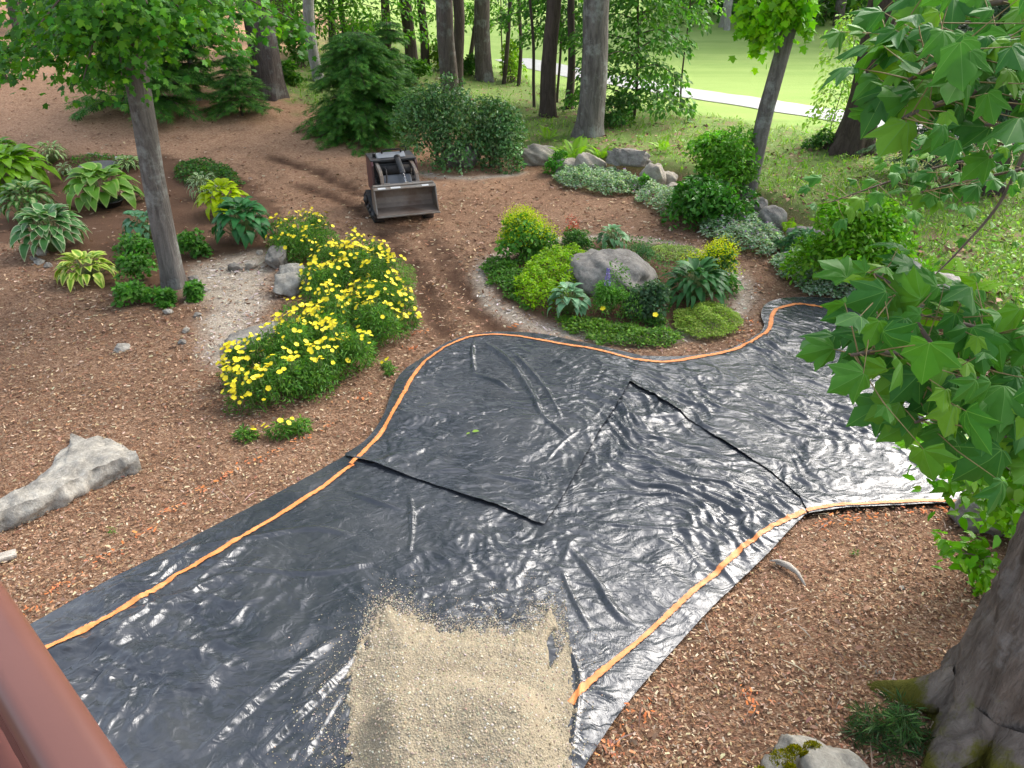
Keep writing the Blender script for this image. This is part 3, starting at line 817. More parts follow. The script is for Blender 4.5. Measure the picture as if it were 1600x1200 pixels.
stone(1418, 452, 40, 'thin weathered slab beside the ferns, above the stacked slabs', .07, .2, 'stone_pale', 23, .1, .1, .8, z=.42)
stone(1468, 478, 62, 'broad pale slab on top of the stack by the ferns', .08, .26, 'stone_pale', 24, -.15, .0, .85, z=.40)
stone(1462, 496, 50, 'grey slab second down in the stack by the ferns', .09, .22, 'stone', 25, .1, .1, .8, z=.20)
stone(1458, 512, 56, 'bottom slab of the stack by the ferns', .10, .25, 'stone', 26, 0, .1, .8, z=.04)
stone(720, 262, 70, 'dark grey boulder tucked beneath the round shrubs', .28, .4, 'stone', 27, 0, .15, .4)
# island boulder
_b = stone(955, 452, 142, 'big domed grey boulder in the middle of the flower island', .34, .62, 'stone', 37, .1, .42, .0, 'boulder', 'boulder')
# rocks edging the yellow flower bed
stone(432, 418, 40, 'squarish grey rock at the back of the yellow flower bed', .16, .26, 'stone', 41, .3, .2, .7)
stone(452, 440, 46, 'light grey rock in the middle of the flower bed edging', .14, .2, 'stone_pale', 42, -.1, .2, .6)
stone(446, 462, 50, 'rounded grey rock beside the gravel and yellow flowers', .17, .22, 'stone_pale', 43, .2, .2, .4)
stone(480, 452, 30, 'small grey rock against the yellow flower stems', .12, .14, 'stone_pale', 44)
stone(393, 540, 62, 'flat grey rock half hidden behind the yellow flowers at the gravel', .09, .45, 'stone', 45, -.6, .2, .6)
# loose stones about the left bed
for i, (x, y, w, m, lb) in enumerate([
        (262, 490, 16, 'stone_pale', 'small white stone on the mulch near the leaning trunk'), (190, 549, 24, 'stone_pale', 'flat pale grey stone chip lying alone on the mulch'),
        (308, 495, 14, 'stone', 'small tan pebble at the edge of the gravel patch'), (290, 520, 16, 'stone_warm', 'upper of two pebbles beside the gravel patch'),
        (284, 538, 15, 'stone', 'bluish pebble below its neighbour beside the gravel patch'), (366, 423, 24, 'stone', 'flat stone half buried in front of the dark green hosta'),
        (392, 420, 22, 'stone_warm', 'buff stone beside the flower bed edging rocks'), (405, 398, 14, 'stone_warm', 'tiny stone under the dark green hosta leaves'),
        (65, 398, 22, 'stone_warm', 'rounded tan stone under the white edged hosta'), (52, 406, 13, 'stone', 'small stone left of the tan stone by the hosta'),
        (62, 413, 18, 'stone_pale', 'flat pale stone in the cluster by the hosta'), (74, 418, 16, 'stone', 'grey stone lowest in the cluster by the hosta'),
        (302, 440, 22, 'stone', 'round grey stone touching the leaning trunk'), (308, 458, 30, 'stone', 'grey stone half hidden by leaves at the trunk base'),
        (1410, 922, 11, 'stone_pale', 'small white stone on chips near the large tree'), (1372, 1052, 10, 'stone_pale', 'tiny white stone on chips above the mossy boulder')]):
    stone(x, y, w, lb, mat=m, seed=60 + i, rz=i * .7, sink=.25, boxy=.4)
stone(1295, 1292, 200, 'pale boulder with moss patches at the foot of the large tree', .20, .36, 'stone_moss', 86, .1, .32, .45, 'boulder', 'boulder')
_bo = bpy.context.scene.objects['boulder.001']
for i, (x, y, s) in enumerate([(1190, 1176, 24), (1228, 1163, 34), (1246, 1155, 22), (1240, 1183, 16), (1275, 1152, 26), (1230, 1197, 14), (1262, 1165, 12)]):
    dx, dy, dz = ray(x, y); t = (.36 - CAM_H) / dz
    r = np.random.default_rng(300 + i); n = 500; a = r.uniform(0, 6.28, n); q = np.sqrt(r.random(n)) * s * .0021
    P = np.stack([q * np.cos(a), q * np.sin(a) * .8, .03 * (1 - (q / (s * .0021))**2) - .02 + 0 * a], -1) + [dx * t, dy * t, 0]
    ctr = A(_bo.location); dd = (P - ctr) / [.40, .36, .25]; rad2 = np.clip(1 - dd[:, 0]**2 - dd[:, 1]**2, .02, 1)
    P[:, 2] += ctr[2] + .215 * rad2**.4
    V, F, C = leafcloud(P, r.standard_normal((n, 3)) + [0, 0, 1.2], r.standard_normal((n, 3)), r.uniform(.008, .02, n), *T_RHOMB, palette([(.16, .15, .02), (.11, .11, .015), (.22, .2, .03)], n, .2, r))
    link('moss', mesh_np('moss', V - ctr, F, M['leaf'], C), _bo).rotation_euler = (0, 0, 0)
_bo.rotation_euler = (0, 0, 0)

# big half-buried slab on the left
def build_slab():
    rear = flats([(-120, 830), (-60, 800), (0, 775), (56, 745), (80, 720), (92, 699), (107, 688), (109, 675), (131, 680), (152, 676), (187, 688), (213, 707)], .06)
    front = flats([(-120, 850), (-60, 822), (0, 797), (53, 779), (93, 763), (128, 741), (150, 732), (173, 723), (190, 716), (205, 710), (213, 707)], .19)
    def res(p, n=70):
        s = np.concatenate([[0], np.cumsum(np.hypot(*np.diff(p, axis=0).T))]); q = np.linspace(0, s[-1], n)
        return np.stack([np.interp(q, s, p[:, 0]), np.interp(q, s, p[:, 1])], -1)
    a, b = res(rear), res(front); rows = []
    for t in np.linspace(0, 1, 28):
        p = a * (1 - t) + b * t; z = .03 + .16 * ss(0, .8, t) + .03 * fbm(p[:, 0] * 5, p[:, 1] * 5, 5, 7)
        rows.append(np.concatenate([p, z[:, None]], 1))
    top = rows[-1]; edge_row = len(rows)
    rows.append(top.copy())
    for t in np.linspace(.12, 1, 8):
        p = top.copy(); tn = nrm(np.gradient(b, axis=0)); nn = np.stack([tn[:, 1], -tn[:, 0]], -1)
        p[:, :2] += nn * (.03 * math.sin(t * 3) + .045 * fbm(top[:, 0] * 7 + t * 2, top[:, 1] * 7, 4, 9)[:, None])
        p[:, 2] = top[:, 2] * (1 - t) - .06 * t
        rows.append(p)
    bk = rows[0].copy(); bk[:, 2] = -.06
    rows.insert(0, bk)
    P = np.stack(rows); r, c = P.shape[:2]
    rr_ = A([k for k in range(r - 1) if k != edge_row])
    i = (rr_[:, None] * c + np.arange(c - 1)[None]).ravel()
    o = P[:, :, :].reshape(-1, 3); ctr = A([o[:, 0].mean(), o[:, 1].mean(), 0])
    tag(link('slab_rock', mesh_np('slab_rock', o - ctr, np.stack([i, i + c, i + c + 1, i + 1], -1), M['stone_pale']), loc=ctr), 'large flat pale granite slab half buried in the mulch', 'rock')
build_slab()

# ================================================================== PLANT BUILDERS
def blobs_in(c, rx, ry, h, k, r, fr=.42):
    a = r.uniform(0, 6.283, k); q = np.sqrt(r.random(k)); zz = r.random(k)
    lim = np.sqrt(np.clip(1 - zz**2 * .8, .05, 1))
    cen = np.stack([np.cos(a) * q * lim * rx * .72, np.sin(a) * q * lim * ry * .72, zz * h * .70 + h * .06], -1)
    rad = np.stack([np.full(k, rx * fr), np.full(k, ry * fr), np.full(k, h * fr * .72)], -1) * r.uniform(.65, 1.15, (k, 1))
    return cen + A(c), rad

def blob_leaves(cen, rad, n, size, cols, r, tmpl, up=.55, rnd=.5, fill=.35, lo=-.5, var=.16):
    k = len(cen); w = (rad[:, 0] * rad[:, 2])**1.0; b = r.choice(k, n, p=w / w.sum())
    d = nrm(r.standard_normal((n, 3))); flip = d[:, 2] < lo; d[flip, 2] *= -1
    q = 1 - fill * r.random(n)**2
    P = cen[b] + d * rad[b] * q[:, None]
    N = nrm(d) * (1 - up) + A([0, 0, 1.]) * up + rnd * r.standard_normal((n, 3))
    D = d * [1, 1, .15] + A([0, 0, -.35]) + .7 * r.standard_normal((n, 3))
    C = palette(cols, n, var, r) * (1 + .14 * r.standard_normal((k, 1)))[b]
    return leafcloud(P, D, N, size * r.uniform(.65, 1.25, n), *tmpl, np.clip(C, .003, .95))

def stems_mesh(pts_from, pts_to, rad, mat, seg=5, name='stem'):
    parts = []
    for a, b in zip(pts_from, pts_to):
        a, b = A(a, float), A(b, float); m = (a + b) / 2 + (b - a)[[1, 0, 2]] * [.06, -.06, 0]
        parts.append(tube([a, m, b], [rad, rad * .8, rad * .45], seg))
    V, F = cat_parts(parts)
    return mesh_np(name, V, F, mat)

_seed = [1000]
def nseed():
    _seed[0] += 1; return np.random.default_rng(_seed[0])

def mound(name, label, cat, px, py, wpx, hpx, n, size, cols, tmpl=T_RHOMB, k=14, group=None, mat='leaf', froth=None, ry=.85, up=.55, rnd=.5, fr=.42, stems=True, lo=-.5, dz=0.0):
    g = G(px, py); m = mpp(g); rx = wpx * m / 2; h = hpx * m * 1.08; r = nseed()
    root = empty(name, g, label, cat, group)
    cen, rad = blobs_in((0, 0, dz), rx, rx * ry, h, k, r, fr)
    V, F, C = blob_leaves(cen, rad, n, size, cols, r, tmpl, up, rnd, lo=lo)
    V[:, 2] = np.maximum(V[:, 2], .004)
    link('foliage', mesh_np('foliage', V, F, M[mat], C), root)
    if stems:
        j = r.integers(0, k, min(k, 9)); base = r.normal(0, rx * .12, (len(j), 3)) * [1, 1, 0]
        tag(link('stems', stems_mesh(base, cen[j], max(.004, h * .012), M['twig']), root), kind='stuff')
    if froth:
        fn, fs, fc, fh = froth; j = r.integers(0, k, fn); d = nrm(r.standard_normal((fn, 3))); d[:, 2] = np.abs(d[:, 2]) * .9 + .25
        P = cen[j] + d * rad[j] * r.uniform(.9, 1.35, (fn, 1)); P[:, 2] += fh * r.random(fn)
        top = P[:, 2] > np.quantile(P[:, 2], .25); P = P[top]; fn = len(P)
        V, F, C = leafcloud(P, r.standard_normal((fn, 3)), r.standard_normal((fn, 3)) + [0, 0, .6], fs * r.uniform(.6, 1.3, fn), *T_WIDE, palette(fc, fn, .12, r))
        tag(link('flowers', mesh_np('flowers', V, F, M['leaf'], C), root), kind='stuff')
    return root

def carpet(name, label, cat, poly_px, n, size, cols, h=.1, tmpl=T_RHOMB, kind='stuff', flecks=None, soft=.15, dome=1.0):
    poly = np.concatenate([G(a, b)[None, :2] for a, b in poly_px]); poly = smooth_line(poly, 5, True); r = nseed()
    lo, hi = poly.min(0), poly.max(0); x = r.uniform(lo[0] - .1, hi[0] + .1, n * 3); y = r.uniform(lo[1] - .1, hi[1] + .1, n * 3)
    d = pdist(poly, x, y, True); d = np.where(pip(poly, x, y), d, -d)
    ok = d + .10 * pn(x * 3, y * 3, 7) + .04 * pn(x * 12, y * 12, 9) > 0
    x, y, d = x[ok][:n], y[ok][:n], d[ok][:n]; n = len(x)
    top = h * (.35 + .65 * ss(-.05, soft, d)) * (.75 + .5 * (pn(x * 5, y * 5, 3) + .5))
    P = np.stack([x, y, T(x, y) + .015 + top * (1 - .55 * r.random(n)**2)], -1)
    D = r.standard_normal((n, 3)) * [1, 1, .35]; N = A([0, 0, 1.]) + .45 * r.standard_normal((n, 3))
    C = palette(cols, n, .15, r) * (1 + .18 * pn(x * 4, y * 4, 21))[:, None]
    parts = [leafcloud(P, D, N, size * r.uniform(.6, 1.25, n), *tmpl, np.clip(C, .004, .9))]
    if flecks:
        fc, fn = flecks; j = r.integers(0, n, fn); Pf = P[j] + [0, 0, .02]
        parts.append(leafcloud(Pf, r.standard_normal((fn, 3)), A([0, 0, 1.]) + .4 * r.standard_normal((fn, 3)), size * .8 * r.uniform(.6, 1.2, fn), *tmpl, palette(fc, fn, .12, r)))
    V, F, C = cat_parts(parts); ctr = A([poly[:, 0].mean(), poly[:, 1].mean(), 0])
    return tag(link(name, mesh_np(name, V - ctr, F, M['leaf'], C), loc=ctr), label, cat, kind=kind)

# ---- hostas: every leaf its own piece
def mat_hosta(name):
    m = mat_leaf(name, .42, .18, .45); n, l = m.node_tree.nodes, m.node_tree.links
    a = [x for x in n if x.type == 'VERTEX_COLOR'][0]
    oi = n.new('ShaderNodeObjectInfo'); h = n.new('ShaderNodeHueSaturation'); mr = n.new('ShaderNodeMapRange')
    mr.inputs[3].default_value = .7; mr.inputs[4].default_value = 1.25; l.new(oi.outputs['Random'], mr.inputs[0]); l.new(mr.outputs[0], h.inputs['Value'])
    l.new(a.outputs[0], h.inputs['Color'])
    for lk in [k for k in l if k.from_node == a and k.to_node != h]:
        l.new(h.outputs[0], lk.to_socket)
    return m
M['hosta'] = mat_hosta('hosta_leaf')
def hosta_leaf(core, edge, wid=.38, margin=.2, droop=.35, seed=0):
    r = np.random.default_rng(seed); nx, ny = 7, 7; V, C = [], []
    for i in range(nx):
        t = i / (nx - 1); w = wid * (math.sin(math.pi * min(1, t**.72 * .97 + .03))**.75) * (1 - .15 * t) + .002
        for j in range(ny):
            s = j / (ny - 1) * 2 - 1
            V.append((t + (-.10 * s * s * (1 - t)**3 * (t > 0)), s * w, .10 * abs(s) * w + .16 * math.sin(t * 2.0) - droop * t * t + .012 * math.sin(9 * s + 7 * t + seed)))
            e = edge is not None and (abs(s) > 1 - margin * 1.7 or t > 1 - margin * .6)
            c = A(edge if e else core, float) * (1 - .10 * (j % 2) * (not e))
            C.append(c)
    F = [(i * ny + j, (i + 1) * ny + j, (i + 1) * ny + j + 1, i * ny + j + 1) for i in range(nx - 1) for j in range(ny - 1)]
    return mesh_np('hosta_leaf', A(V), A(F)[:, ::-1], M['hosta'], A(C))
def hosta(px, py, wpx, hpx, label, core, edge=None, n=44, wid=.38, name='hosta', droop=.4, lscale=.33, margin=.2, cat='hosta', group='hostas in the shade beds'):
    g = G(px, py); m = mpp(g); R_ = wpx * m / 2; h = hpx * m * .9; r = nseed()
    root = empty(name, g, label, cat, group)
    ms = [hosta_leaf(core, edge, wid, margin, droop + .25 * k, k) for k in range(3)]
    base, tip = [], []
    n = int(n * 1.9)
    for i in range(n):
        f = (i + .5) / n; a = i * 2.39996 + r.uniform(-.25, .25)
        rad = R_ * (.06 + .62 * f**.6) * r.uniform(.85, 1.1); z = h * (.95 - .55 * f**1.5) * r.uniform(.85, 1.08)
        L = R_ * lscale * r.uniform(.8, 1.2) * (1.15 - .25 * f)
        p = Vector((math.cos(a) * rad, math.sin(a) * rad, z))
        o = link('leaf', ms[0 if f < .35 else 1 if f < .75 else 2], root)
        el = (.55 - .95 * f) + r.uniform(-.2, .2)
        o.location = p; o.rotation_euler = (r.uniform(-.3, .3), -el, a + r.uniform(-.3, .3)); o.scale = (L, L * r.uniform(.88, 1.1), L)
        base.append((math.cos(a) * R_ * .05, math.sin(a) * R_ * .05, 0)); tip.append(p)
    tag(link('stems', stems_mesh(base, tip, .006, M['stem'], 4, 'stems'), root), kind='stuff')
    return root
Gd, Gm, Gl = (.035, .095, .03), (.075, .16, .04), (.16, .27, .05)
hosta(22, 300, 140, 72, 'large light green hosta filling the back of the left bed', (.16, .30, .045), None, 60)
hosta(2, 262, 90, 45, 'green hosta behind the large light green one', (.15, .28, .045), None, 40)
hosta(82, 250, 62, 32, 'small white leaved hosta at the edge of the bed', (.42, .46, .27), (.13, .26, .06), 34, .2)
hosta(52, 342, 100, 58, 'dark hosta with white centres between two other hostas', (.27, .34, .16), (.06, .15, .04), 50, .3, margin=.35)
hosta(86, 392, 124, 70, 'blue green hosta with crisp white leaf margins beside small stones', (.07, .17, .055), (.42, .48, .30), 56, .36, margin=.15)
hosta(165, 322, 118, 62, 'potted hosta with big pale edged leaves', (.13, .26, .055), (.30, .40, .14), 34, .44, lscale=.40, margin=.18)
hosta(138, 438, 104, 42, 'low hosta with yellow edged leaves on the open mulch', (.17, .30, .05), (.50, .54, .17), 40, .36, margin=.22)
hosta(230, 378, 84, 55, 'blue grey hosta behind the leaning trunk', (.10, .22, .12), None, 30, .42)
hosta(352, 335, 92, 52, 'chartreuse yellow hosta beside the dark green one', (.34, .44, .05), None, 42, .38)
hosta(384, 380, 108, 70, 'big dark green hosta next to the yellow flowers', (.05, .15, .055), None, 62, .38)
hosta(322, 308, 62, 40, 'narrow leaved hosta with thin white edges', (.08, .17, .06), (.42, .47, .3), 40, .2, margin=.25)
hosta(202, 264, 52, 20, 'tiny variegated hosta beyond the stone basin', (.10, .2, .05), (.4, .48, .25), 26, .3)
hosta(102, 274, 34, 20, 'very small pale hosta between bed and basin', (.16, .27, .13), (.4, .48, .3), 16, .34)
hosta(888, 490, 82, 48, 'silvery blue hosta in front of the island boulder', (.13, .25, .14), (.22, .33, .2), 36, .42, margin=.12)
hosta(956, 388, 62, 36, 'grey green hosta behind the island boulder', (.12, .24, .11), (.28, .38, .23), 34, .36, margin=.14)
# hellebore with long leathery leaves
hosta(1084, 470, 112, 62, 'dark leathery long leaved plant at the right of the boulder', (.05, .13, .045), None, 58, .2, 'hellebore', .3, .42, cat='plant', group=None)

M['terracotta'] = mat_plain('black_plastic_pot', (.025, .025, .025), .5, .2, 10)
def lathe(prof, seg=28):
    P = A(prof, float); a = np.arange(seg) / seg * 2 * np.pi
    V = np.stack([P[:, None, 0] * np.cos(a)[None], P[:, None, 0] * np.sin(a)[None], np.repeat(P[:, None, 1], seg, 1)], -1).reshape(-1, 3)
    i = np.arange(len(P) - 1)[:, None] * seg; j = np.arange(seg)[None]; k = (j + 1) % seg
    return V, np.stack([i + j, i + k, i + seg + k, i + seg + j], -1).reshape(-1, 4)
g = G(173, 322)
tag(link('plant_pot', mesh_np('plant_pot', *lathe([(.001, 0), (.17, 0), (.235, .10), (.245, .10), (.245, .12), (.225, .12), (.2, .08), (.001, .08)]), M['terracotta']), loc=g), 'low black pot under the pale edged hosta', 'pot')
M['basin'] = mat_plain('weathered_concrete', (.13, .13, .12), .9, .3, 8, .5)
g = G(157, 271)
tag(link('stone_basin', mesh_np('stone_basin', *lathe([(.001, 0), (.25, 0), (.36, .14), (.38, .16), (.37, .175), (.33, .17), (.27, .11), (.12, .075), (.001, .07)]), M['basin']), loc=g), 'shallow dark stone basin behind the potted hosta', 'basin')
# tube of white caulk and stake lying at the bed edge
M['white'] = mat_plain('white_plastic', (.75, .76, .78), .4, .05, 6); M['redcap'] = mat_plain('red_cap', (.5, .06, .04), .4, .1, 8); M['wood_grey'] = mat_plain('weathered_wood', (.36, .32, .27), .85, .25, 14, .4)
g = G(190, 248); rt = empty('spray_can', g + [0, 0, .04], 'white cylindrical can lying at the edge of the hosta bed', 'can', rz=.0)
link('body', mesh_np('body', *tube([(-.12, 0, 0), (.10, -.02, 0)], .036, 14), M['white']), rt); link('cap', mesh_np('cap', *tube([(.10, -.02, 0), (.15, -.025, 0)], .028, 12), M['redcap']), rt)
a, b = G(138, 243), G(172, 248)
tag(link('stake', mesh_np('stake', *tube([(0, 0, .05), tuple(b - a + [0, 0, .05])], .018, 8), M['wood_grey']), loc=a), 'thin pale stake lying between the small hostas', 'stake')
# weathered branch and a scrap of timber on the chips
a = G(1212, 882)
st = empty('fallen_branch', a, 'forked grey driftwood stick lying on the chips', 'branch')
link('main_limb', mesh_np('main_limb', *tube([(0, 0, .03), (.07, -.06, .05), (.12, -.14, .045), (.15, -.26, .02)], [.018, .028, .02, .008], 9, .3, 3), M['wood_grey']), st)
link('side_limb', mesh_np('side_limb', *tube([(.06, -.05, .05), (.0, -.02, .06), (-.05, .01, .03)], [.02, .012, .006], 7, .3, 5), M['wood_grey']), st)

g = G(8, 877)
o = tag(link('timber_offcut', bpy.data.meshes.new('timber_offcut')), 'short grey timber offcut lying on the mulch by the railing', 'timber')
_bm = bmesh.new(); bmesh.ops.create_cube(_bm, size=1); bmesh.ops.scale(_bm, vec=(.26, .09, .04), verts=_bm.verts[:]); bmesh.ops.bevel(_bm, geom=_bm.edges[:], offset=.006, segments=2, affect='EDGES'); _bm.to_mesh(o.data); _bm.free()
o.data.materials.append(M['wood_grey']); o.location = (g[0] - .05, g[1], g[2] + .03); o.rotation_euler = (.05, .06, .55)
g = G(738, 685); P = A([[g[0], g[1], float(sheet_z(g[0], g[1], .024)) + .012], [g[0] - .02, g[1] - .01, float(sheet_z(g[0], g[1], .024)) + .008]])
V, F, C = leafcloud(P, A([[1, .2, .1], [-.8, -.5, 0.]]), A([[0, -.2, 1.], [.2, 0, 1]]), A([.075, .045]), *T_OVATE, A([[.22, .34, .08], [.2, .3, .07]]))
tag(link('fallen_leaf', mesh_np('fallen_leaf', V - P[0], F, M['leaf'], C), loc=P[0]), 'single light green leaf fallen on the smooth plastic sheet', 'leaf')

# ================================================================== YELLOW FLOWERS
M['petal'] = mat_plain('yellow_petal', (.82, .66, .008), .6, .12, 20)
def flower_mesh(k):
    V, F = [(0, 0, .0)], []
    for i in range(5):
        a = i * 2 * math.pi / 5 + k; n = len(V)
        for rr, da, z in ((.5, -.66, .12), (.98, -.50, .22), (1.02, 0.0, .26 - .05 * k), (.98, .50, .2), (.5, .66, .12)):
            V.append((rr * math.cos(a + da), rr * math.sin(a + da), z))
        F += [(0, n, n + 2, n + 4), (n, n + 1, n + 2, n + 2)]
        F.pop(); F += [(n, n + 1, n + 2, n), (n + 2, n + 3, n + 4, n + 2)]
        F = F[:-2]; F += [(0, n, n + 1, n + 2), (0, n + 2, n + 3, n + 4)]
        F = [f for f in F if f != (0, n, n + 2, n + 4)]
    return mesh_np('flower', A(V), A(F), M['petal'])
FLOWERS = [flower_mesh(k) for k in (0, 1, 2)]
def flower_bush(label, spots, nleaf, nflow, seed, lean=(0, 0)):
    r = np.random.default_rng(seed); g0 = G(spots[0][0], spots[0][1])
    root = empty('flowering_clump', g0, label, 'flowers', 'yellow flowering clumps')
    cs, rs = [], []
    for px, py, rad, h in spots:
        g = G(px, py) - g0
        c, q = blobs_in(g, rad, rad * .9, h, 9, r, .5); cs.append(c); rs.append(q)
    cen, rad = np.concatenate(cs), np.concatenate(rs)
    V, F, C = blob_leaves(cen, rad, nleaf, .062, [(.075, .165, .04), (.105, .21, .05), (.06, .13, .035), (.14, .25, .06)], r, T_LANCE, .5, .6, .4, -.7)
    V[:, 2] = np.maximum(V[:, 2], .01); link('foliage', mesh_np('foliage', V, F, M['leaf'], C), root)
    hull = []
    m = nflow * 45; b = r.integers(0, len(cen), m); d = nrm(r.standard_normal((m, 3))); d[:, 2] = np.abs(d[:, 2]) + .35; d = nrm(d)
    P = cen[b] + d * rad[b] * 1.08
    # keep only points on the outside of the clump, gathered in drifts
    inside = np.zeros(m, bool)
    for c, q in zip(cen, rad): inside |= (((P - c) / q)**2).sum(1) < 1.0
    w = np.clip(.5 + 1.0 * pn((P[:, 0] + g0[0]) * 2.2, (P[:, 1] + g0[1]) * 2.2, 33), .04, 1)
    ok = ~inside & (r.random(m) < w); P, d = P[ok][:nflow], d[ok][:nflow]
    base, tip = [], []
    for p, dd in zip(P, d):
        p = p + A([0, 0, r.uniform(.02, .10)])
        o = link('flower', FLOWERS[r.integers(0, 3)], root); o.location = p
        nv = Vector((dd[0] * .6 + r.normal(0, .3), dd[1] * .6 + r.normal(0, .3) - .15, .9)); o.rotation_euler = nv.to_track_quat('Z', 'Y').to_euler()
        s = r.uniform(.020, .034); o.scale = (s, s, s)
        base.append(p - A([dd[0] * .05, dd[1] * .05, .16])); tip.append(p)
    tag(link('stalks', stems_mesh(base, tip, .0035, M['stem'], 4, 'stalks'), root), kind='stuff')
    return root
flower_bush('largest yellow flower clump spilling over the flat grey rock', [(400, 632, .36, .42), (445, 620, .42, .5), (500, 605, .42, .52), (470, 575, .45, .62), (420, 590, .36, .5), (385, 600, .28, .4), (520, 560, .36, .55), (480, 540, .4, .55)], 16000, 275, 501)
flower_bush('yellow flower clump between the largest clump and the plastic edge', [(555, 580, .40, .5), (600, 540, .40, .5), (540, 545, .46, .62), (590, 505, .40, .55), (520, 515, .42, .55), (620, 510, .30, .42), (570, 490, .36, .5)], 15000, 250, 507)
flower_bush('yellow flower clump below the loader, next to the edging rocks', [(560, 455, .40, .62), (605, 460, .36, .56), (530, 470, .36, .5), (590, 430, .34, .55), (500, 480, .3, .4), (548, 420, .32, .5)], 12000, 240, 502)
flower_bush('leafy yellow flower clump beside the dark green hosta', [(468, 402, .42, .55), (450, 385, .32, .5), (505, 405, .36, .46), (490, 380, .32, .45), (520, 430, .34, .46), (500, 455, .28, .4)], 10000, 150, 503)
flower_bush('small flowering sprig in front of the largest yellow clump', [(440, 680, .16, .18), (470, 676, .13, .16)], 700, 5, 504)
flower_bush('tiny sprig with one yellow bloom on bare mulch', [(384, 684, .11, .1)], 260, 2, 505)
flower_bush('trailing shoot with a yellow bloom beside the plastic edge', [(612, 586, .07, .12), (605, 574, .07, .1)], 220, 2, 506)

# ================================================================== BEDS AND SHRUBS
mound('feathery_perennial', 'fine green feathery plant behind the yellow flowers', 'plant', 632, 478, 50, 60, 2500, .045, [(.12, .24, .05), (.16, .30, .07)], T_NEEDLE, 8)
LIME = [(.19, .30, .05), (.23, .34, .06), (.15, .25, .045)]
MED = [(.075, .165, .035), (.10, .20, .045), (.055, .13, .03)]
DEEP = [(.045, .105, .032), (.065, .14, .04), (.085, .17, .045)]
# round the leaning trunk
for px, py, w, h, lb in [(228, 405, 88, 44, 'mid green lobed plant behind the leaning trunk'), (218, 442, 78, 40, 'lobed green plant left of the leaning trunk'), (216, 474, 74, 32, 'low lobed plant in front of the leaning trunk'),
                         (302, 400, 56, 44, 'lobed green plant right of the leaning trunk'), (264, 476, 30, 22, 'small seedling clump at the trunk base'), (302, 468, 40, 26, 'lobed leaf clump over the stone at the trunk')]:
    mound('columbine', lb, 'plant', px, py, w, h, 700, .075, [(.085, .20, .045), (.11, .24, .06), (.07, .16, .04)], T_WIDE, 9, 'lobed plants round the trunk', up=.75, rnd=.35)
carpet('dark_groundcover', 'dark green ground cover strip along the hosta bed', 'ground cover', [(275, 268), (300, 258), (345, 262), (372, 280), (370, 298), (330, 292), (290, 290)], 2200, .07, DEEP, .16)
carpet('bed_weeds', 'thin green weeds at the back of the hosta bed', 'weeds', [(108, 252), (150, 243), (215, 248), (222, 262), (170, 258), (120, 262)], 500, .06, MED, .1)

# the flower island
mound('ladys_mantle', 'yellow green frothy plant at the back left of the island', 'plant', 822, 402, 108, 62, 1700, .085, [(.09, .2, .05), (.12, .25, .06)], T_WIDE, 16, froth=(5200, .024, [(.42, .46, .05), (.50, .52, .08), (.33, .40, .05)], .10), up=.7)
mound('ladys_mantle', 'yellow green frothy plant behind the dark leathery plant', 'plant', 1105, 448, 92, 58, 1100, .08, [(.08, .18, .05), (.10, .2, .06)], T_WIDE, 12, froth=(3600, .024, [(.45, .48, .05), (.52, .54, .08)], .10), up=.7)
mound('leafy_perennial', 'dark leafy plant between frothy plant and grey hosta', 'plant', 905, 395, 66, 34, 1500, .045, DEEP, T_RHOMB, 9)
mound('leafy_perennial', 'blue green leafy plant behind the boulder shoulder', 'plant', 1000, 418, 60, 34, 1300, .045, [(.06, .13, .06), (.08, .17, .07)], T_LANCE, 8)
mound('peony', 'dark bushy plant in front of the boulder', 'plant', 1012, 494, 84, 54, 1700, .06, [(.05, .10, .05), (.07, .13, .065), (.09, .15, .08)], T_OVATE, 11)
mound('lupine', 'green palmate plant with a purple flower spike', 'plant', 945, 490, 70, 52, 1500, .06, [(.09, .2, .045), (.12, .25, .06)], T_LANCE, 10, up=.7)
mound('poppy_plant', 'ferny green clump with yellow blooms by the silver hosta', 'plant', 985, 497, 70, 40, 1300, .045, [(.08, .18, .04), (.12, .24, .06)], T_LANCE, 9, up=.6)
mound('geum_plant', 'small dark clump with one yellow bloom', 'plant', 1022, 506, 36, 24, 450, .045, DEEP, T_RHOMB, 5)
mound('astilbe', 'thin reddish plumes behind the island plants', 'plant', 890, 378, 42, 20, 300, .05, DEEP, T_RHOMB, 5, froth=(420, .02, [(.45, .10, .10), (.35, .12, .09)], .22))
for px, py, par in [(942, 482, 'poppy_plant'), (988, 490, 'poppy_plant'), (1024, 492, 'geum_plant'), (872, 402, 'ladys_mantle'), (832, 420, 'ladys_mantle'), (818, 424, 'ladys_mantle')]:
    rt = SC.objects[par]; y = rt.location.y - .12; p = at_y(px, py, y if par != 'ladys_mantle' else y - .3)
    o = link('flower', FLOWERS[0], rt); o.location = V3(p) - rt.location; o.rotation_euler = (.6, 0, px); o.scale = (.036,) * 3
rt = SC.objects['lupine']; n = 260; zz = rng.random(n); a = rng.uniform(0, 6.28, n)
P = np.stack([.028 * (1.1 - zz) * np.cos(a), .028 * (1.1 - zz) * np.sin(a) - .06, .42 + .24 * zz], -1)
link('flower_spike', mesh_np('flower_spike', *leafcloud(P, np.stack([np.cos(a), np.sin(a), .4 + 0 * a], -1), rng.standard_normal((n, 3)), .022, *T_WIDE, palette([(.20, .17, .42), (.30, .26, .52), (.14, .10, .33)], n, .15))[:2], M['leaf'], leafcloud(P, P, P + 1, .02, *T_WIDE, palette([(.20, .17, .42), (.30, .26, .52)], n))[2]), rt)
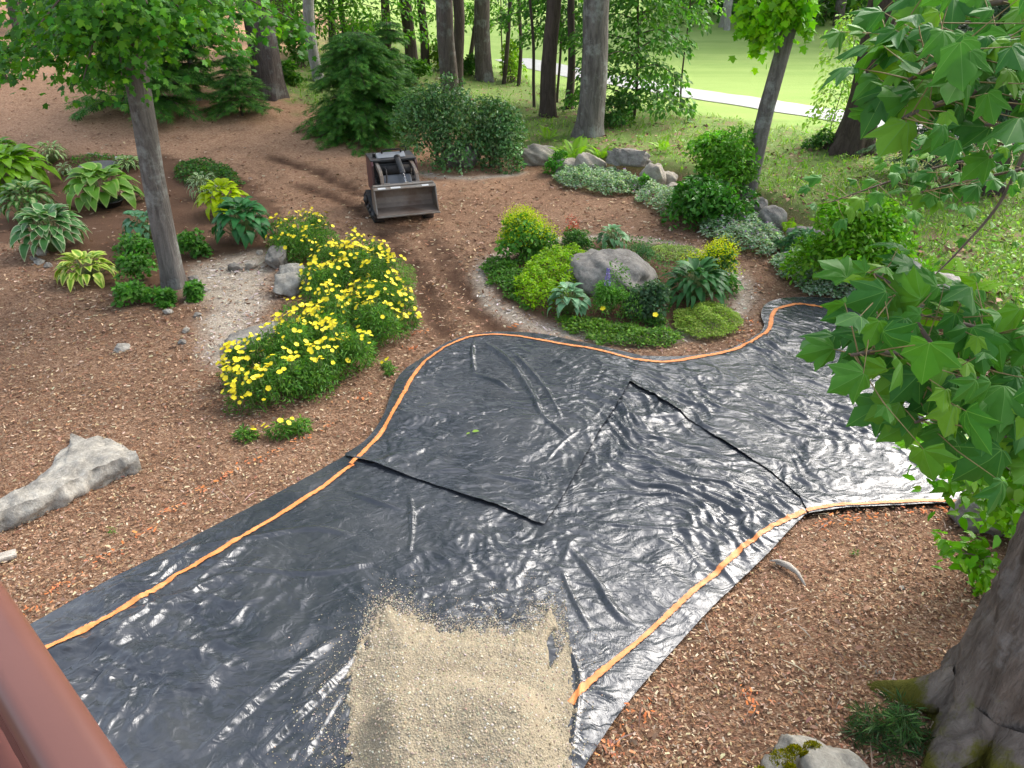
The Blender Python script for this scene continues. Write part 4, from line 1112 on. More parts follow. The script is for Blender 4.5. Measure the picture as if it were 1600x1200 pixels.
carpet('lime_groundcover', 'bright lime ground cover on the left of the island', 'ground cover', [(812, 440), (850, 410), (905, 405), (930, 425), (900, 455), (880, 492), (838, 490), (806, 470)], 5200, .05, [(.20, .33, .04), (.25, .38, .05), (.15, .27, .04)], .22)
carpet('green_groundcover', 'mixed low green leaves along the left rim of the island', 'ground cover', [(755, 418), (790, 408), (815, 430), (810, 465), (830, 490), (806, 478), (768, 445)], 2200, .055, MED, .1)
carpet('periwinkle_groundcover', 'low green leaves along the front rim of the island', 'ground cover', [(868, 502), (930, 505), (1000, 515), (1060, 525), (1070, 540), (1010, 544), (940, 538), (890, 522)], 3400, .05, [(.10, .19, .04), (.14, .24, .05), (.07, .14, .035)], .1)
carpet('thyme_mound', 'rounded lime thyme cushion at the front of the island', 'ground cover', [(1052, 500), (1085, 482), (1130, 485), (1160, 508), (1140, 528), (1090, 532), (1058, 520)], 7500, .032, [(.22, .30, .08), (.28, .36, .10), (.18, .26, .06)], .2, soft=.35)
carpet('thyme_mound', 'flat pale thyme patch behind the boulder', 'ground cover', [(1015, 392), (1050, 388), (1090, 398), (1085, 412), (1040, 412)], 2200, .035, [(.20, .28, .08), (.26, .33, .11)], .1)
carpet('island_groundcover', 'thin mixed seedlings covering the soil of the flower island', 'ground cover', [(775, 425), (860, 385), (960, 372), (1060, 385), (1130, 425), (1145, 470), (1100, 520), (1000, 535), (900, 520), (810, 480)], 5200, .045, MED + DEEP, .07)
carpet('boulder_creeper', 'green creeper hanging over the top of the island boulder', 'creeper', [(936, 470), (962, 462), (990, 476), (965, 486)], 350, .05, MED, .5)

# silvery lamium along the wall
SILV = [(.30, .38, .28), (.22, .32, .21), (.38, .45, .35), (.12, .22, .10)]
PURP = [(.34, .20, .40), (.42, .28, .46)]
for i, (poly, n, lb) in enumerate([
        ([(866, 285), (885, 272), (940, 275), (995, 287), (1012, 300), (965, 307), (905, 300)], 5200, 'silvery ground cover below the wide grey wall slab'),
        ([(992, 308), (1015, 295), (1060, 312), (1085, 345), (1058, 345), (1020, 332)], 2600, 'silvery purple ground cover at the foot of the tall shrub'),
        ([(1088, 362), (1130, 348), (1190, 352), (1222, 378), (1205, 402), (1160, 398), (1115, 380)], 4200, 'silvery ground cover below the rounded grey boulder'),
        ([(1205, 420), (1230, 406), (1290, 425), (1350, 455), (1362, 478), (1310, 474), (1245, 452)], 4200, 'silvery ground cover in front of the lime green shrub')]):
    carpet('silver_groundcover', lb, 'ground cover', poly, int(n * 1.3), .06, SILV, .24, flecks=(PURP, n // 14 if i in (1, 2) else n // 40), soft=.3)
mound('leafy_seedling', 'small bright leafy plant beside the wall boulders', 'plant', 868, 272, 44, 34, 700, .07, [(.07, .2, .04), (.10, .25, .05)], T_OVATE, 7)
mound('leafy_seedling', 'bright shoot between the two silvery patches', 'plant', 1008, 300, 28, 26, 300, .06, [(.10, .25, .05), (.13, .3, .06)], T_OVATE, 5)
mound('blue_leaf_plant', 'blue green broad leaved plant under the wall stones', 'plant', 1240, 398, 70, 50, 900, .085, [(.07, .15, .075), (.10, .2, .10)], T_OVATE, 9)
mound('leafy_shrub', 'tall leafy shrub in front of the thin leaning trunk', 'shrub', 1110, 350, 160, 70, 3800, .10, [(.06, .17, .035), (.085, .21, .045), (.05, .13, .03)], T_OVATE, 20, mat='leaf_gloss')
mound('bushy_shrub', 'fresh green bushy growth above the tall leafy shrub', 'shrub', 1120, 322, 165, 86, 3200, .095, [(.12, .26, .05), (.15, .31, .06), (.10, .22, .045)], T_OVATE, 26, dz=.3, fr=.30)
mound('lime_shrub', 'lime green spreading shrub beyond the plastic sheet', 'shrub', 1318, 450, 225, 150, 6800, .085, [(.14, .29, .045), (.17, .33, .055), (.10, .23, .04)], T_OVATE, 60, fr=.26)
mound('lime_shrub', 'low green shrub next to the stacked slabs', 'shrub', 1390, 458, 110, 60, 1900, .075, [(.12, .26, .045), (.15, .3, .05)], T_OVATE, 12)
mound('round_shrub', 'rounded evergreen shrub touching the feathery hemlock', 'shrub', 690, 258, 150, 118, 6500, .085, [(.085, .17, .065), (.11, .21, .085), (.065, .13, .05), (.16, .25, .12)], T_OVATE, 26, mat='leaf_gloss')
mound('round_shrub', 'rounded evergreen shrub above the dark grey boulder', 'shrub', 775, 262, 116, 100, 4600, .085, [(.085, .17, .065), (.11, .21, .085), (.065, .13, .05), (.16, .25, .12)], T_OVATE, 20, mat='leaf_gloss')

# ---- ferns
def frond_mesh(k):
    V, F, C = [], [], []; n = 18
    def sp(t): return A([t * .95, 0, .55 * t - .55 * t**2.2])
    for i in range(n):
        t = .12 + .88 * i / n; p = sp(t); l = .20 * math.sin(math.pi * min(1, t * .9 + .12)) + .01
        for s in (-1, 1):
            m = len(V)
            for q, w in ((0, -.018), (.5, -.026), (1, 0), (.5, .026)):
                V.append((p[0] + w + q * l * .35, s * q * l, p[2] - .25 * q * l + .01 * k)); C.append((.17 + .03 * (q > .4), .33, .055))
            F.append((m, m + 1, m + 2, m + 3) if s < 0 else (m + 3, m + 2, m + 1, m))
    return mesh_np('frond', A(V), A(F), M['leaf'], A(C))
FROND = [frond_mesh(k) for k in range(2)]
def fern(px, py, size, n, label):
    g = G(px, py); r = nseed(); root = empty('fern', g, label, 'fern', 'bright ferns')
    for i in range(n):
        o = link('frond', FROND[i % 2], root); a = i * 2.4 + r.uniform(-.3, .3); o.rotation_euler = (r.uniform(-.2, .2), -r.uniform(.25, .9), a)
        s = size * r.uniform(.7, 1.15); o.scale = (s, s, s)
    return root
fern(897, 236, .75, 12, 'bright green fern above the pale rounded boulder'); fern(938, 238, .55, 9, 'smaller bright fern at the foot of the grey trunk'); fern(855, 220, .5, 7, 'faint fern left of the grey trunk base')
fern(1490, 452, .85, 14, 'large bright fern behind the stacked slabs'); fern(1530, 492, .8, 14, 'feathery fern right of the stacked slabs'); fern(1450, 432, .6, 10, 'light fern between lime shrub and slabs')
fern(1236, 332, .45, 8, 'pale fern beyond the rounded grey boulder'); fern(1560, 520, .6, 10, 'fern low at the terrace edge near the maple leaves'); fern(1430, 470, .45, 9, 'small fern overhanging the thin weathered slab')
fern(1035, 238, .45, 8, 'yellow green fern on the terrace beyond the wide slab')

# ---- grass, weeds and leaf litter on the terrace
def terrace_stuff():
    r = np.random.default_rng(77); n = 60000
    px = r.uniform(380, 1750, n); py = r.uniform(75, 620, n); g = G(px, py); x, y = g[:, 0], g[:, 1]
    nee, soil, lit, lawn, grav, rut = masks(x, y)
    ok = (lit > .5) & (lawn < .6) & (y < 34); g = g[ok]; n = len(g); x, y = g[:, 0], g[:, 1]
    pat = pn(x * .8, y * .8, 12) + .5 * pn(x * 2.6, y * 2.6, 13)
    gr = r.random(n) < np.clip(.62 + .8 * pat + .25 * (x > 3), .05, .97)
    a = g[gr]; m = len(a)
    V, F, C = leafcloud(a, r.standard_normal((m, 3)) * .6 + [0, 0, 1], r.standard_normal((m, 3)) + [0, -1, 0], r.uniform(.05, .12, m) * (1 + .02 * a[:, 1]), *T_BLADE, palette([(.14, .26, .05), (.20, .31, .07), (.11, .21, .04), (.25, .32, .10)], m, .18, r))
    tag(link('rough_grass', mesh_np('rough_grass', V, F, M['leaf'], C)), 'thin rough grass growing on the terrace under the trees', 'grass', kind='stuff')
    w = g[gr][::2]; m = len(w); P = w + np.stack([0 * w[:, 0], 0 * w[:, 0], r.uniform(.03, .14, m)], -1)
    V, F, C = leafcloud(P, r.standard_normal((m, 3)) * [1, 1, .3], r.standard_normal((m, 3)) * .4 + [0, 0, 1], r.uniform(.04, .09, m), *T_WIDE, palette([(.12, .25, .05), (.17, .31, .06), (.2, .3, .09)], m, .18, r))
    tag(link('weeds', mesh_np('weeds', V, F, M['leaf'], C)), 'scattered low weeds on the terrace under the trees', 'weeds', kind='stuff')
    b = g[~gr][::2] + [0, 0, .02]; m = len(b)
    V, F, C = leafcloud(b, r.standard_normal((m, 3)) * [1, 1, .3], r.standard_normal((m, 3)) * .5 + [0, 0, 1], r.uniform(.06, .13, m), *T_WIDE, palette([(.30, .17, .11), (.22, .12, .08), (.40, .26, .18), (.16, .08, .055)], m, .2, r))
    tag(link('leaf_litter', mesh_np('leaf_litter', V, F, M['chip'], C)), 'brown fallen leaves under the trees', 'leaf litter', kind='stuff')
terrace_stuff()

# ================================================================== TREES
def trunk_path(h, lean=(0, 0), n=16, wob=.0, seed=0, curve=(0, 0)):
    t = np.linspace(0, 1, n)**1.3; z = t * h - .12 * (t == 0)
    return np.stack([lean[0] * z + curve[0] * t * t + wob * pn(z * .35, 0 * z, seed), lean[1] * z + curve[1] * t * t + wob * pn(z * .35 + 50, 0 * z, seed), z], -1)

_crown = {}
def crown_mesh(kind, v):
    """high crown of a forest tree, about 8 m tall, base at the origin"""
    if (kind, v) in _crown: return _crown[kind, v]
    r = np.random.default_rng(900 + v + 10 * (kind == 'pine')); k = 34
    if kind == 'pine':
        z = r.uniform(0, 9, k); q = (1 - z / 10.5) * 2.6 * np.sqrt(r.random(k)); rad = np.stack([np.full(k, 1.0), np.full(k, 1.0), np.full(k, .42)], -1) * r.uniform(.7, 1.3, (k, 1))
        cols, tm = [(.035, .075, .03), (.05, .10, .04)], T_SPRIG
    else:
        z = r.uniform(0, 8, k); q = np.sin(np.clip(z / 8.6 + .08, 0, 1) * math.pi)**.6 * 3.0 * np.sqrt(r.random(k)); rad = np.stack([np.full(k, 1.05), np.full(k, 1.05), np.full(k, .75)], -1) * r.uniform(.7, 1.3, (k, 1))
        cols, tm = [(.06, .14, .03), (.085, .18, .04), (.05, .11, .03)], T_WIDE
    a = r.uniform(0, 6.283, k); cen = np.stack([q * np.cos(a), q * np.sin(a), z], -1)
    V, F, C = blob_leaves(cen, rad, 1500 if kind == 'pine' else 4600, .5 if kind == 'pine' else .30, cols, r, tm, .5, .5, .6, -1)
    _crown[kind, v] = mesh_np('crown', V, F, M['leaf'], C); return _crown[kind, v]

def tree(name, label, px, py, wpx, bark, h=15, lean=(0, 0), crown=None, cz=7, cs=1.0, flare=(5, .5, .35), group=None, seg=18, wob=.12, taper=.55, curve=(0, 0), y=None, limbs=0, cat='tree'):
    g = G(px, py) if y is None else A([*at_y(px, py, y)[:2], 0]); 
    if y is not None: g[2] = T(g[0], g[1])
    r0 = wpx * mpp(g) / 2; sd = int(px * 7 + py) % 97; rr = nseed()
    root = empty(name, g, label, cat, group)
    P = trunk_path(h, lean, 20, wob, sd, curve); s = np.linspace(0, 1, 20)**1.3
    link('trunk', mesh_np('trunk', *tube(P, r0 * (1 - (1 - taper) * s), seg, .10, sd, flare), M[bark]), root)
    for i in range(limbs):
        z = rr.uniform(.25, .9) * h; k = min(19, int((z / h)**(1 / 1.3) * 19)); a = rr.uniform(0, 6.28); l = rr.uniform(.5, 1.3)
        link('limb', mesh_np('limb', *tube([P[k], P[k] + [l * .5 * math.cos(a), l * .5 * math.sin(a), .1], P[k] + [l * math.cos(a), l * math.sin(a), -.05]], [r0 * .14, r0 * .09, .008], 6), M['twig']), root)
    if crown:
        o = link('crown', crown_mesh(crown, sd % 3), root); k = np.argmin(abs(P[:, 2] - cz)); o.location = V3((P[k, 0], P[k, 1], cz)); o.rotation_euler = (0, 0, sd); o.scale = (cs,) * 3
    return root

FG = 'trunks of the wood behind the yard'
tree('pine_tree', 'thick grey pine at the edge of the needle covered slope', 418, 148, 44, 'bark_pine', 19, crown='pine', cz=8, cs=1.0)
tree('pine_tree', 'dark pine behind the thick grey pine', 446, 62, 30, 'bark_dark', 18, crown='pine', cz=8, cs=1.0)
tree('birch_tree', 'slim pale grey trunk behind the feathery hemlock', 500, 128, 17, 'bark_pale', 14, crown='leaf', cz=7, wob=.2, flare=(5, .3, .2))
tree('pine_tree', 'dark slender trunk above the feathery hemlock', 641, 112, 19, 'bark_dark', 16, crown='pine', cz=8)
tree('pine_tree', 'thinner dark trunk right behind the slender one', 663, 106, 13, 'bark_dark', 15)
tree('pine_tree', 'tall grey pine with lichen above the round shrubs', 704, 158, 27, 'bark_pine', 19, crown='pine', cz=8, cs=1.05, flare=(5, .2, .3))
tree('pine_tree', 'dark trunk pressed against the lichen covered pine', 718, 140, 17, 'bark_dark', 16, crown='pine', cz=8, flare=(5, .2, .3))
tree('pine_tree', 'brown flared pine on the leaf litter beyond the shrubs', 756, 126, 25, 'bark_pine', 18, crown='pine', cz=8, cs=1.0)
tree('oak_tree', 'dark trunk standing left of the stout grey trunk', 858, 182, 23, 'bark_dark', 14, (.012, 0), 'leaf', 6.5, 1.05)
tree('oak_tree', 'thin dark trunk between the dark and stout grey trunks', 886, 170, 12, 'bark_dark', 12, (.01, 0), 'leaf', 6.5, .8)
tree('oak_tree', 'stout grey trunk rising behind the fern and wall', 920, 212, 40, 'bark_maple', 15, (.03, 0), 'leaf', 6.5, .8, flare=(5, .55, .3))
tree('maple_tree', 'thin grey trunk leaning right behind the tall leafy shrub', 1168, 292, 24, 'bark_maple', 12, (.095, .0), 'leaf', 5.2, .45, flare=(5, .2, .25))
tree('oak_tree', 'massive dark flared trunk on the leafy rise', 1332, 238, 46, 'bark_dark', 13, (.015, 0), 'leaf', 5.0, .5, flare=(6, 1.1, .42), seg=26)
tree('oak_tree', 'dark trunk behind the drooping fir boughs', 1546, 302, 34, 'bark_dark', 12, (.02, 0), 'leaf', 5.0, .6, flare=(5, .9, .3))
for i, (x, y, w, lb) in enumerate([(545, 92, 9, 'thin pole trunk directly above the feathery hemlock'), (522, 84, 12, 'slim mossy trunk right of the pale grey trunk'), (606, 88, 14, 'shaded trunk between hemlock top and slender pine'), (734, 112, 7, 'thin leaning sapling left of the brown flared pine'),
                                   (790, 132, 7, 'bare sapling stem right of the brown flared pine'), (808, 134, 6, 'second bare sapling stem near the brown flared pine'), (834, 168, 5, 'twiggy sapling beside the dark trunk'), (912, 172, 7, 'thin stem hugging the stout grey trunk'), (420, 60, 10, 'small trunk between the two left pines'), (470, 66, 9, 'shaded pole trunk beside the dark pine')]):
    tree('sapling', lb, x, y, w, 'bark_dark' if i != 1 else 'bark_pine', 7, ((-.04, .02, 0, .12, .08, .03, -.03, .02, 0, 0)[i], 0), seg=8, wob=.15, flare=(4, .2, .2), limbs=3)

# ---- leafy boughs and understory trees
def bough_leaves(paths, n, spread, size, cols, r, tmpl, thick=.12, droop=.25):
    Ps, Ds = [], []
    for p in paths:
        p = smooth_line(p, 8); k = int(n / len(paths)); t = r.random(k)**.75 * (len(p) - 1); i = np.minimum(t.astype(int), len(p) - 2); f = (t - i)[:, None]
        d = nrm(p[i + 1] - p[i]); side = np.stack([-d[:, 1], d[:, 0], 0 * d[:, 0]], -1)
        q = np.clip(r.normal(0, 1, (k, 1)), -1.7, 1.7) * spread * (.35 + .65 * np.sin(np.clip(t / (len(p) - 1), 0, 1) * math.pi * .85)[:, None])
        P = p[i] * (1 - f) + p[i + 1] * f + side * q + np.stack([0 * t, 0 * t, r.normal(0, thick, k)], -1); P[:, 2] -= droop * np.abs(q[:, 0])
        Ps.append(P); Ds.append(d * .6 + side * np.sign(q) * .8 + A([0, 0, -.45]))
    P, D = np.concatenate(Ps), np.concatenate(Ds); m = len(P)
    clump = 1 + .3 * pn(P[:, 0] * 2.5, P[:, 1] * 2.5 + P[:, 2] * 3, 17)[:, None]
    return leafcloud(P, D + .45 * r.standard_normal((m, 3)), A([0, -.25, 1.]) + .4 * r.standard_normal((m, 3)), size * r.uniform(.6, 1.25, m), *tmpl, np.clip(palette(cols, m, .14, r) * clump, .004, .9))

def add_boughs(root, paths, n, spread, size, cols, tmpl, thick=.12, droop=.25, rad=.025, mat='leaf', wood='twig'):
    o0 = A(root.location); r = nseed(); paths = [A(p, float) for p in paths]
    V, F, C = bough_leaves(paths, n, spread, size, cols, r, tmpl, thick, droop)
    link('crown', mesh_np('crown', V - o0, F, M[mat], C), root)
    for p in paths:
        q = smooth_line(p, 5); link('branch', mesh_np('branch', *tube(q - o0, np.linspace(rad, rad * .25, len(q)), 6), M[wood]), root)

MAPLE_G = [(.055, .15, .028), (.08, .195, .036), (.12, .25, .042), (.045, .12, .026)]
t1 = tree('maple_tree', 'leaning grey maple trunk standing in the hosta bed', 272, 446, 34, 'bark_maple', 13, (.055, .0), None, flare=(5, .35, .22), wob=.06, seg=24, curve=(-.2, 0), taper=.55)
_g = A(t1.location)
def tp(z): return _g + A([.055 * z - .2 * ((z / 13)**1.54), 0, z])
ends = [(-20, 95, 10.2, 3.2), (130, 125, 9.4, 3.3), (60, 40, 9.0, 3.6), (300, 30, 9.6, 3.6), (425, 18, 10.5, 3.8), (480, 40, 11.2, 3.7), (160, 20, 8.6, 3.8), (10, 105, 10.8, 3.1), (250, 62, 9.3, 3.4), (370, 62, 11.8, 3.5), (-40, 10, 9.5, 3.8), (100, 80, 10.5, 3.5), (190, 118, 9.5, 3.2), (50, 75, 11.3, 3.3), (330, 5, 9, 4.0), (230, 5, 8.8, 4.0)]
paths = []
for x, y, Y, z in ends:
    e = at_y(x, y, Y); s = tp(z + .25); paths.append([s, s * .55 + e * .45 + A([0, 0, .22]), e])
add_boughs(t1, paths, 5200, .42, .085, MAPLE_G, T_MAPLE_S, .13, .3, .028)
o = link('crown', crown_mesh('leaf', 1), t1); o.location = (.2, 0, 5.2); o.scale = (.8,) * 3

# bright hanging sprays on the thin leaning trunk
tl = SC.objects['maple_tree']; _l = A(tl.location); _l2 = lambda z: _l + A([.095 * z, 0, z])
add_boughs(tl, [[_l2(3.9), at_y(1200, 5, 14.2), at_y(1185, 60, 14)], [_l2(3.9), at_y(1230, -5, 14), at_y(1210, 45, 13.8)], [_l2(4.0), at_y(1170, -10, 14.5), at_y(1172, 30, 14.3)], [_l2(3.8), at_y(1250, 10, 14), at_y(1262, 30, 14)]], 900, .22, .13, [(.16, .33, .04), (.20, .40, .05), (.12, .26, .04)], T_MAPLE_S, .16, .3, .02)
# layered beech by the stout trunk
def layered(name, label, px, py, wpx, ztop, nb, nleaf, cols, size, r0=.03, cat='tree', tmpl=T_OVATE, z0=.3, spread=.35, side=None):
    g = G(px, py); r = nseed(); root = empty(name, g, label, cat); m = mpp(g); rx = wpx * m / 2
    link('trunk', mesh_np('trunk', *tube(trunk_path(ztop, (0, 0), 12, .15, px % 31), np.linspace(r0, r0 * .4, 12), 8, .1, 3), M['bark_dark']), root)
    paths = []
    for i in range(nb):
        z = z0 + (ztop - z0) * (i + .5) / nb; a = i * 2.4 + r.uniform(-.3, .3); L = rx * r.uniform(.65, 1.15) * (1.1 - .35 * z / ztop)
        e = A([math.cos(a) * L, math.sin(a) * L, z + r.uniform(-.15, .15)])
        paths.append([g + [0, 0, z], g + [e[0] * .5, e[1] * .5, z + .18], g + e])
    add_boughs(root, paths, nleaf, spread, size, cols, tmpl, .10, .25, r0 * .5)
    return root
layered('beech_tree', 'layered leafy beech beside the stout grey trunk', 985, 185, 210, 4.6, 26, 6800, [(.07, .16, .035), (.09, .20, .045), (.055, .12, .03), (.12, .24, .06)], .15, .045, spread=.5)
layered('beech_tree', 'leafy beech with dark boughs left of the stout grey trunk', 872, 160, 190, 5.0, 22, 5200, [(.06, .14, .03), (.08, .18, .04), (.045, .10, .025)], .15, .045, z0=1.6, spread=.5)
layered('young_beech', 'airy pale sapling beside the massive dark trunk', 1296, 226, 84, 2.6, 16, 1300, [(.22, .34, .09), (.27, .40, .11), (.18, .3, .07)], .10, .012, spread=.25)
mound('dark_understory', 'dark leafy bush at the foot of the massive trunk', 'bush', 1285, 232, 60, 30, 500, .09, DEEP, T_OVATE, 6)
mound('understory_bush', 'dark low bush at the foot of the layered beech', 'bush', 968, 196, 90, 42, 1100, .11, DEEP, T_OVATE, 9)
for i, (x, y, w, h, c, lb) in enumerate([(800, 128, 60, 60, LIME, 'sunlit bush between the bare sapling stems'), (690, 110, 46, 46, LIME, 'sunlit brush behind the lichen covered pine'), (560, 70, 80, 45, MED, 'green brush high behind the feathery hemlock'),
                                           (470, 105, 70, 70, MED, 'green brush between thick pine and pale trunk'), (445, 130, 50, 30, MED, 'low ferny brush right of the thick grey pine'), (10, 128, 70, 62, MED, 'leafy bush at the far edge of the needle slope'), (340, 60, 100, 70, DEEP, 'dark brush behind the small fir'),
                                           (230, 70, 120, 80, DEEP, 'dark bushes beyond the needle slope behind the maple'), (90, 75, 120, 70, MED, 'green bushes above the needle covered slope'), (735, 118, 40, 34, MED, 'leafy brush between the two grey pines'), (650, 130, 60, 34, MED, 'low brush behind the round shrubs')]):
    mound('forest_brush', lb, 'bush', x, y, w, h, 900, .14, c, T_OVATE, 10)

# ---- conifers: flat sprays on drooping boughs
def conifer(name, label, px, py, wpx, ztop, levels, per, cols, sprig=.22, bark='bark_dark', z0=.15, r0=.06, sweep=.28, dens=1.0, cat='conifer', power=.8, g=None):
    g = G(px, py) if g is None else g; r = nseed(); root = empty(name, g, label, cat); rx = wpx * mpp(g) / 2
    link('trunk', mesh_np('trunk', *tube(trunk_path(ztop, (0, 0), 10, .05, 3), np.linspace(r0, .012, 10), 8, .1, 2), M[bark]), root)
    Ps, Ds, Ns, Ss = [], [], [], []; bra = []
    for i in range(levels):
        f = (i + r.uniform(0, .6)) / levels; z = z0 + (ztop - z0) * f; L0 = rx * (1 - f)**power + .12
        for j in range(per):
            a = r.uniform(0, 6.283); L = L0 * r.uniform(.7, 1.15); k = max(6, int(34 * dens * L / .8)); t = .12 + .88 * r.random(k)
            ax = A([math.cos(a), math.sin(a)]); sd = A([-math.sin(a), math.cos(a)])
            s = r.uniform(-1, 1, k) * .34 * L * (1.05 - t)
            P = np.concatenate([np.outer(t * L, ax) + np.outer(s, sd), (z + .12 * L * t - sweep * L * t**2 - .12 * np.abs(s) + r.normal(0, .02, k))[:, None]], 1)
            D = np.concatenate([np.outer(np.ones(k), ax) + np.outer(np.sign(s) * .8, sd), np.full((k, 1), -.3)], 1)
            Ps.append(P); Ds.append(D + .2 * r.standard_normal((k, 3))); Ns.append(A([0, 0, 1.]) + .22 * r.standard_normal((k, 3))); Ss.append(sprig * r.uniform(.7, 1.25, k))
            bra.append(tube([(0, 0, z), (ax[0] * L * .5, ax[1] * L * .5, z + .06 * L - sweep * L * .25), (ax[0] * L * .9, ax[1] * L * .9, z + .1 * L - sweep * L * .81)], [.014, .009, .004], 4, cap=False))
    P = np.concatenate(Ps); n = len(P); dist = np.hypot(P[:, 0], P[:, 1]) 
    V, F, C = leafcloud(P, np.concatenate(Ds), np.concatenate(Ns), np.concatenate(Ss), *T_SPRIG, palette(cols, n, .16, r))
    link('crown', mesh_np('crown', V, F, M['leaf'], C), root)
    V, F = cat_parts(bra); tag(link('branches', mesh_np('branches', V, F, M['twig']), root), kind='stuff')
    return root
HEM = [(.075, .17, .05), (.105, .22, .06), (.055, .13, .04), (.14, .27, .075)]
conifer('hemlock', 'dense feathery hemlock bush behind the loader', 568, 212, 172, 2.35, 20, 15, HEM, .16, r0=.07, power=.38, dens=1.9, sweep=.34)
conifer('hemlock', 'slim feathery hemlock top rising behind the dense hemlock', 618, 200, 96, 2.5, 14, 10, HEM, .15, r0=.06, power=.5, dens=2.4)
conifer('young_fir', 'small dark fir on the needle slope near the thick pine', 376, 168, 100, 1.5, 11, 8, HEM, .14, dens=2.2, r0=.035, power=.7)
conifer('hemlock', 'wide hemlock with drooping boughs behind the leaning maple', 232, 158, 210, 4.2, 18, 9, HEM, .25, dens=1.5, r0=.10, z0=.25, power=.45)
conifer('hemlock', 'hemlock with pale trunk between maple and small fir', 308, 150, 150, 4.6, 15, 8, HEM, .25, 'bark_pale', dens=1.5, z0=.8, r0=.09, power=.35)
conifer('fir_tree', 'blue grey fir with drooping boughs under the maple leaves', 1490, 285, 240, 4.0, 16, 7, [(.055, .10, .06), (.075, .13, .08), (.04, .075, .045)], .26, r0=.09, z0=.5, power=.4)

# ---- far side of the lawn
for i, (px, Y, r0, mat) in enumerate([(1128, 47, .16, 'bark_pale'), (1138, 46, .2, 'bark_pale'), (1147, 49, .14, 'bark_maple'), (1116, 52, .13, 'bark_maple'), (1160, 56, .2, 'bark_dark'), (1180, 54, .2, 'bark_pine'), (1210, 52, .24, 'bark_dark'), (1265, 48, .25, 'bark_dark'), (1285, 50, .22, 'bark_dark'), (1310, 47, .3, 'bark_pine'), (1098, 58, .2, 'bark_maple'), (1335, 55, .3, 'bark_dark'), (1400, 50, .3, 'bark_pine'), (1470, 46, .3, 'bark_dark'), (1560, 44, .3, 'bark_pine'),
                                     (505, 76, .3, 'bark_dark'), (560, 82, .3, 'bark_dark'), (640, 85, .3, 'bark_pine'), (770, 80, .3, 'bark_dark'), (840, 84, .3, 'bark_pine'), (960, 78, .3, 'bark_dark'), (1040, 70, .3, 'bark_pine'), (310, 40, .3, 'bark_dark'), (200, 36, .3, 'bark_pine'), (110, 42, .3, 'bark_dark'), (30, 34, .3, 'bark_pine'), (-60, 38, .3, 'bark_dark'), (370, 46, .25, 'bark_pine'), (160, 50, .3, 'bark_dark')]):
    p = at_y(px, 30, Y); g = A([p[0], Y, T(p[0], Y)]); left = px < 400
    root = empty('forest_tree', g, ('tall trunk deep in the wood beyond the needle slope' if left else 'pale slim trunk at the wood edge across the lawn' if mat == 'bark_pale' else 'shaded trunk in the wood across the lawn' if px > 1050 else 'distant tree past the bright lawn, seen between the pines'), 'tree',
                 'trunks in the wood beyond the slope' if left else 'pale trunks across the lawn' if mat == 'bark_pale' else 'trunks across the lawn' if px > 1050 else 'distant trees past the lawn')
    link('trunk', mesh_np('trunk', *tube(trunk_path(13, (0, 0), 8, .2, i), np.linspace(r0, r0 * .6, 8), 9, .1, i), M[mat]), root)
    o = link('crown', crown_mesh('pine' if i % 3 == 0 else 'leaf', i % 3), root); o.location = (0, 0, 4.5 if i % 2 else 5.5); o.rotation_euler = (0, 0, i * 1.3); o.scale = (1.2 + .1 * (i % 4),) * 3
def far_brush():
    r = np.random.default_rng(88); k = 130
    cx = np.concatenate([r.uniform(9, 44, 70), r.uniform(-26, 16, 40), r.uniform(-38, -13, 20)]); cy = np.concatenate([r.uniform(45, 62, 70), r.uniform(86, 100, 40), r.uniform(30, 46, 20)])
    rad = np.stack([r.uniform(1.0, 2.4, k), r.uniform(1, 2, k), r.uniform(.5, 1.7, k)], -1)
    cen = np.stack([cx, cy, T(cx, cy) + rad[:, 2] * .5], -1)
    V, F, C = blob_leaves(cen, rad, 22000, .42, [(.05, .11, .03), (.07, .15, .035), (.10, .2, .045), (.035, .08, .025)], r, T_WIDE, .5, .6, .5, -.6)
    tag(link('distant_brush', mesh_np('distant_brush', V, F, M['leaf'], C)), 'mass of undergrowth along the far edge of the lawn', 'undergrowth', kind='stuff')
far_brush()

# leafy understory filling the gaps between the trunks
for x, y, w, zt, z0, nl, lb in [(600, 112, 170, 4.6, 1.0, 3000, 'thin leafy tree between the hemlock top and the dark pines'), (690, 100, 150, 4.8, 1.3, 2600, 'leafy young tree behind the lichen covered pine'), (782, 118, 150, 5.0, 1.5, 2800, 'leafy young tree with bright leaves behind the bare saplings'),
                                (520, 98, 140, 4.4, .8, 2400, 'leafy young tree behind the pale grey trunk'), (460, 84, 130, 4.2, .6, 2200, 'green young tree between the left pines'), (1062, 172, 110, 4.8, 2.6, 1300, 'light leafy spray hanging over the lawn edge')]:
    layered('young_tree', lb, x, y, w, zt, 18, nl, [(.09, .20, .035), (.13, .27, .045), (.17, .33, .055), (.06, .14, .03)], .15, .03, z0=z0, spread=.5)

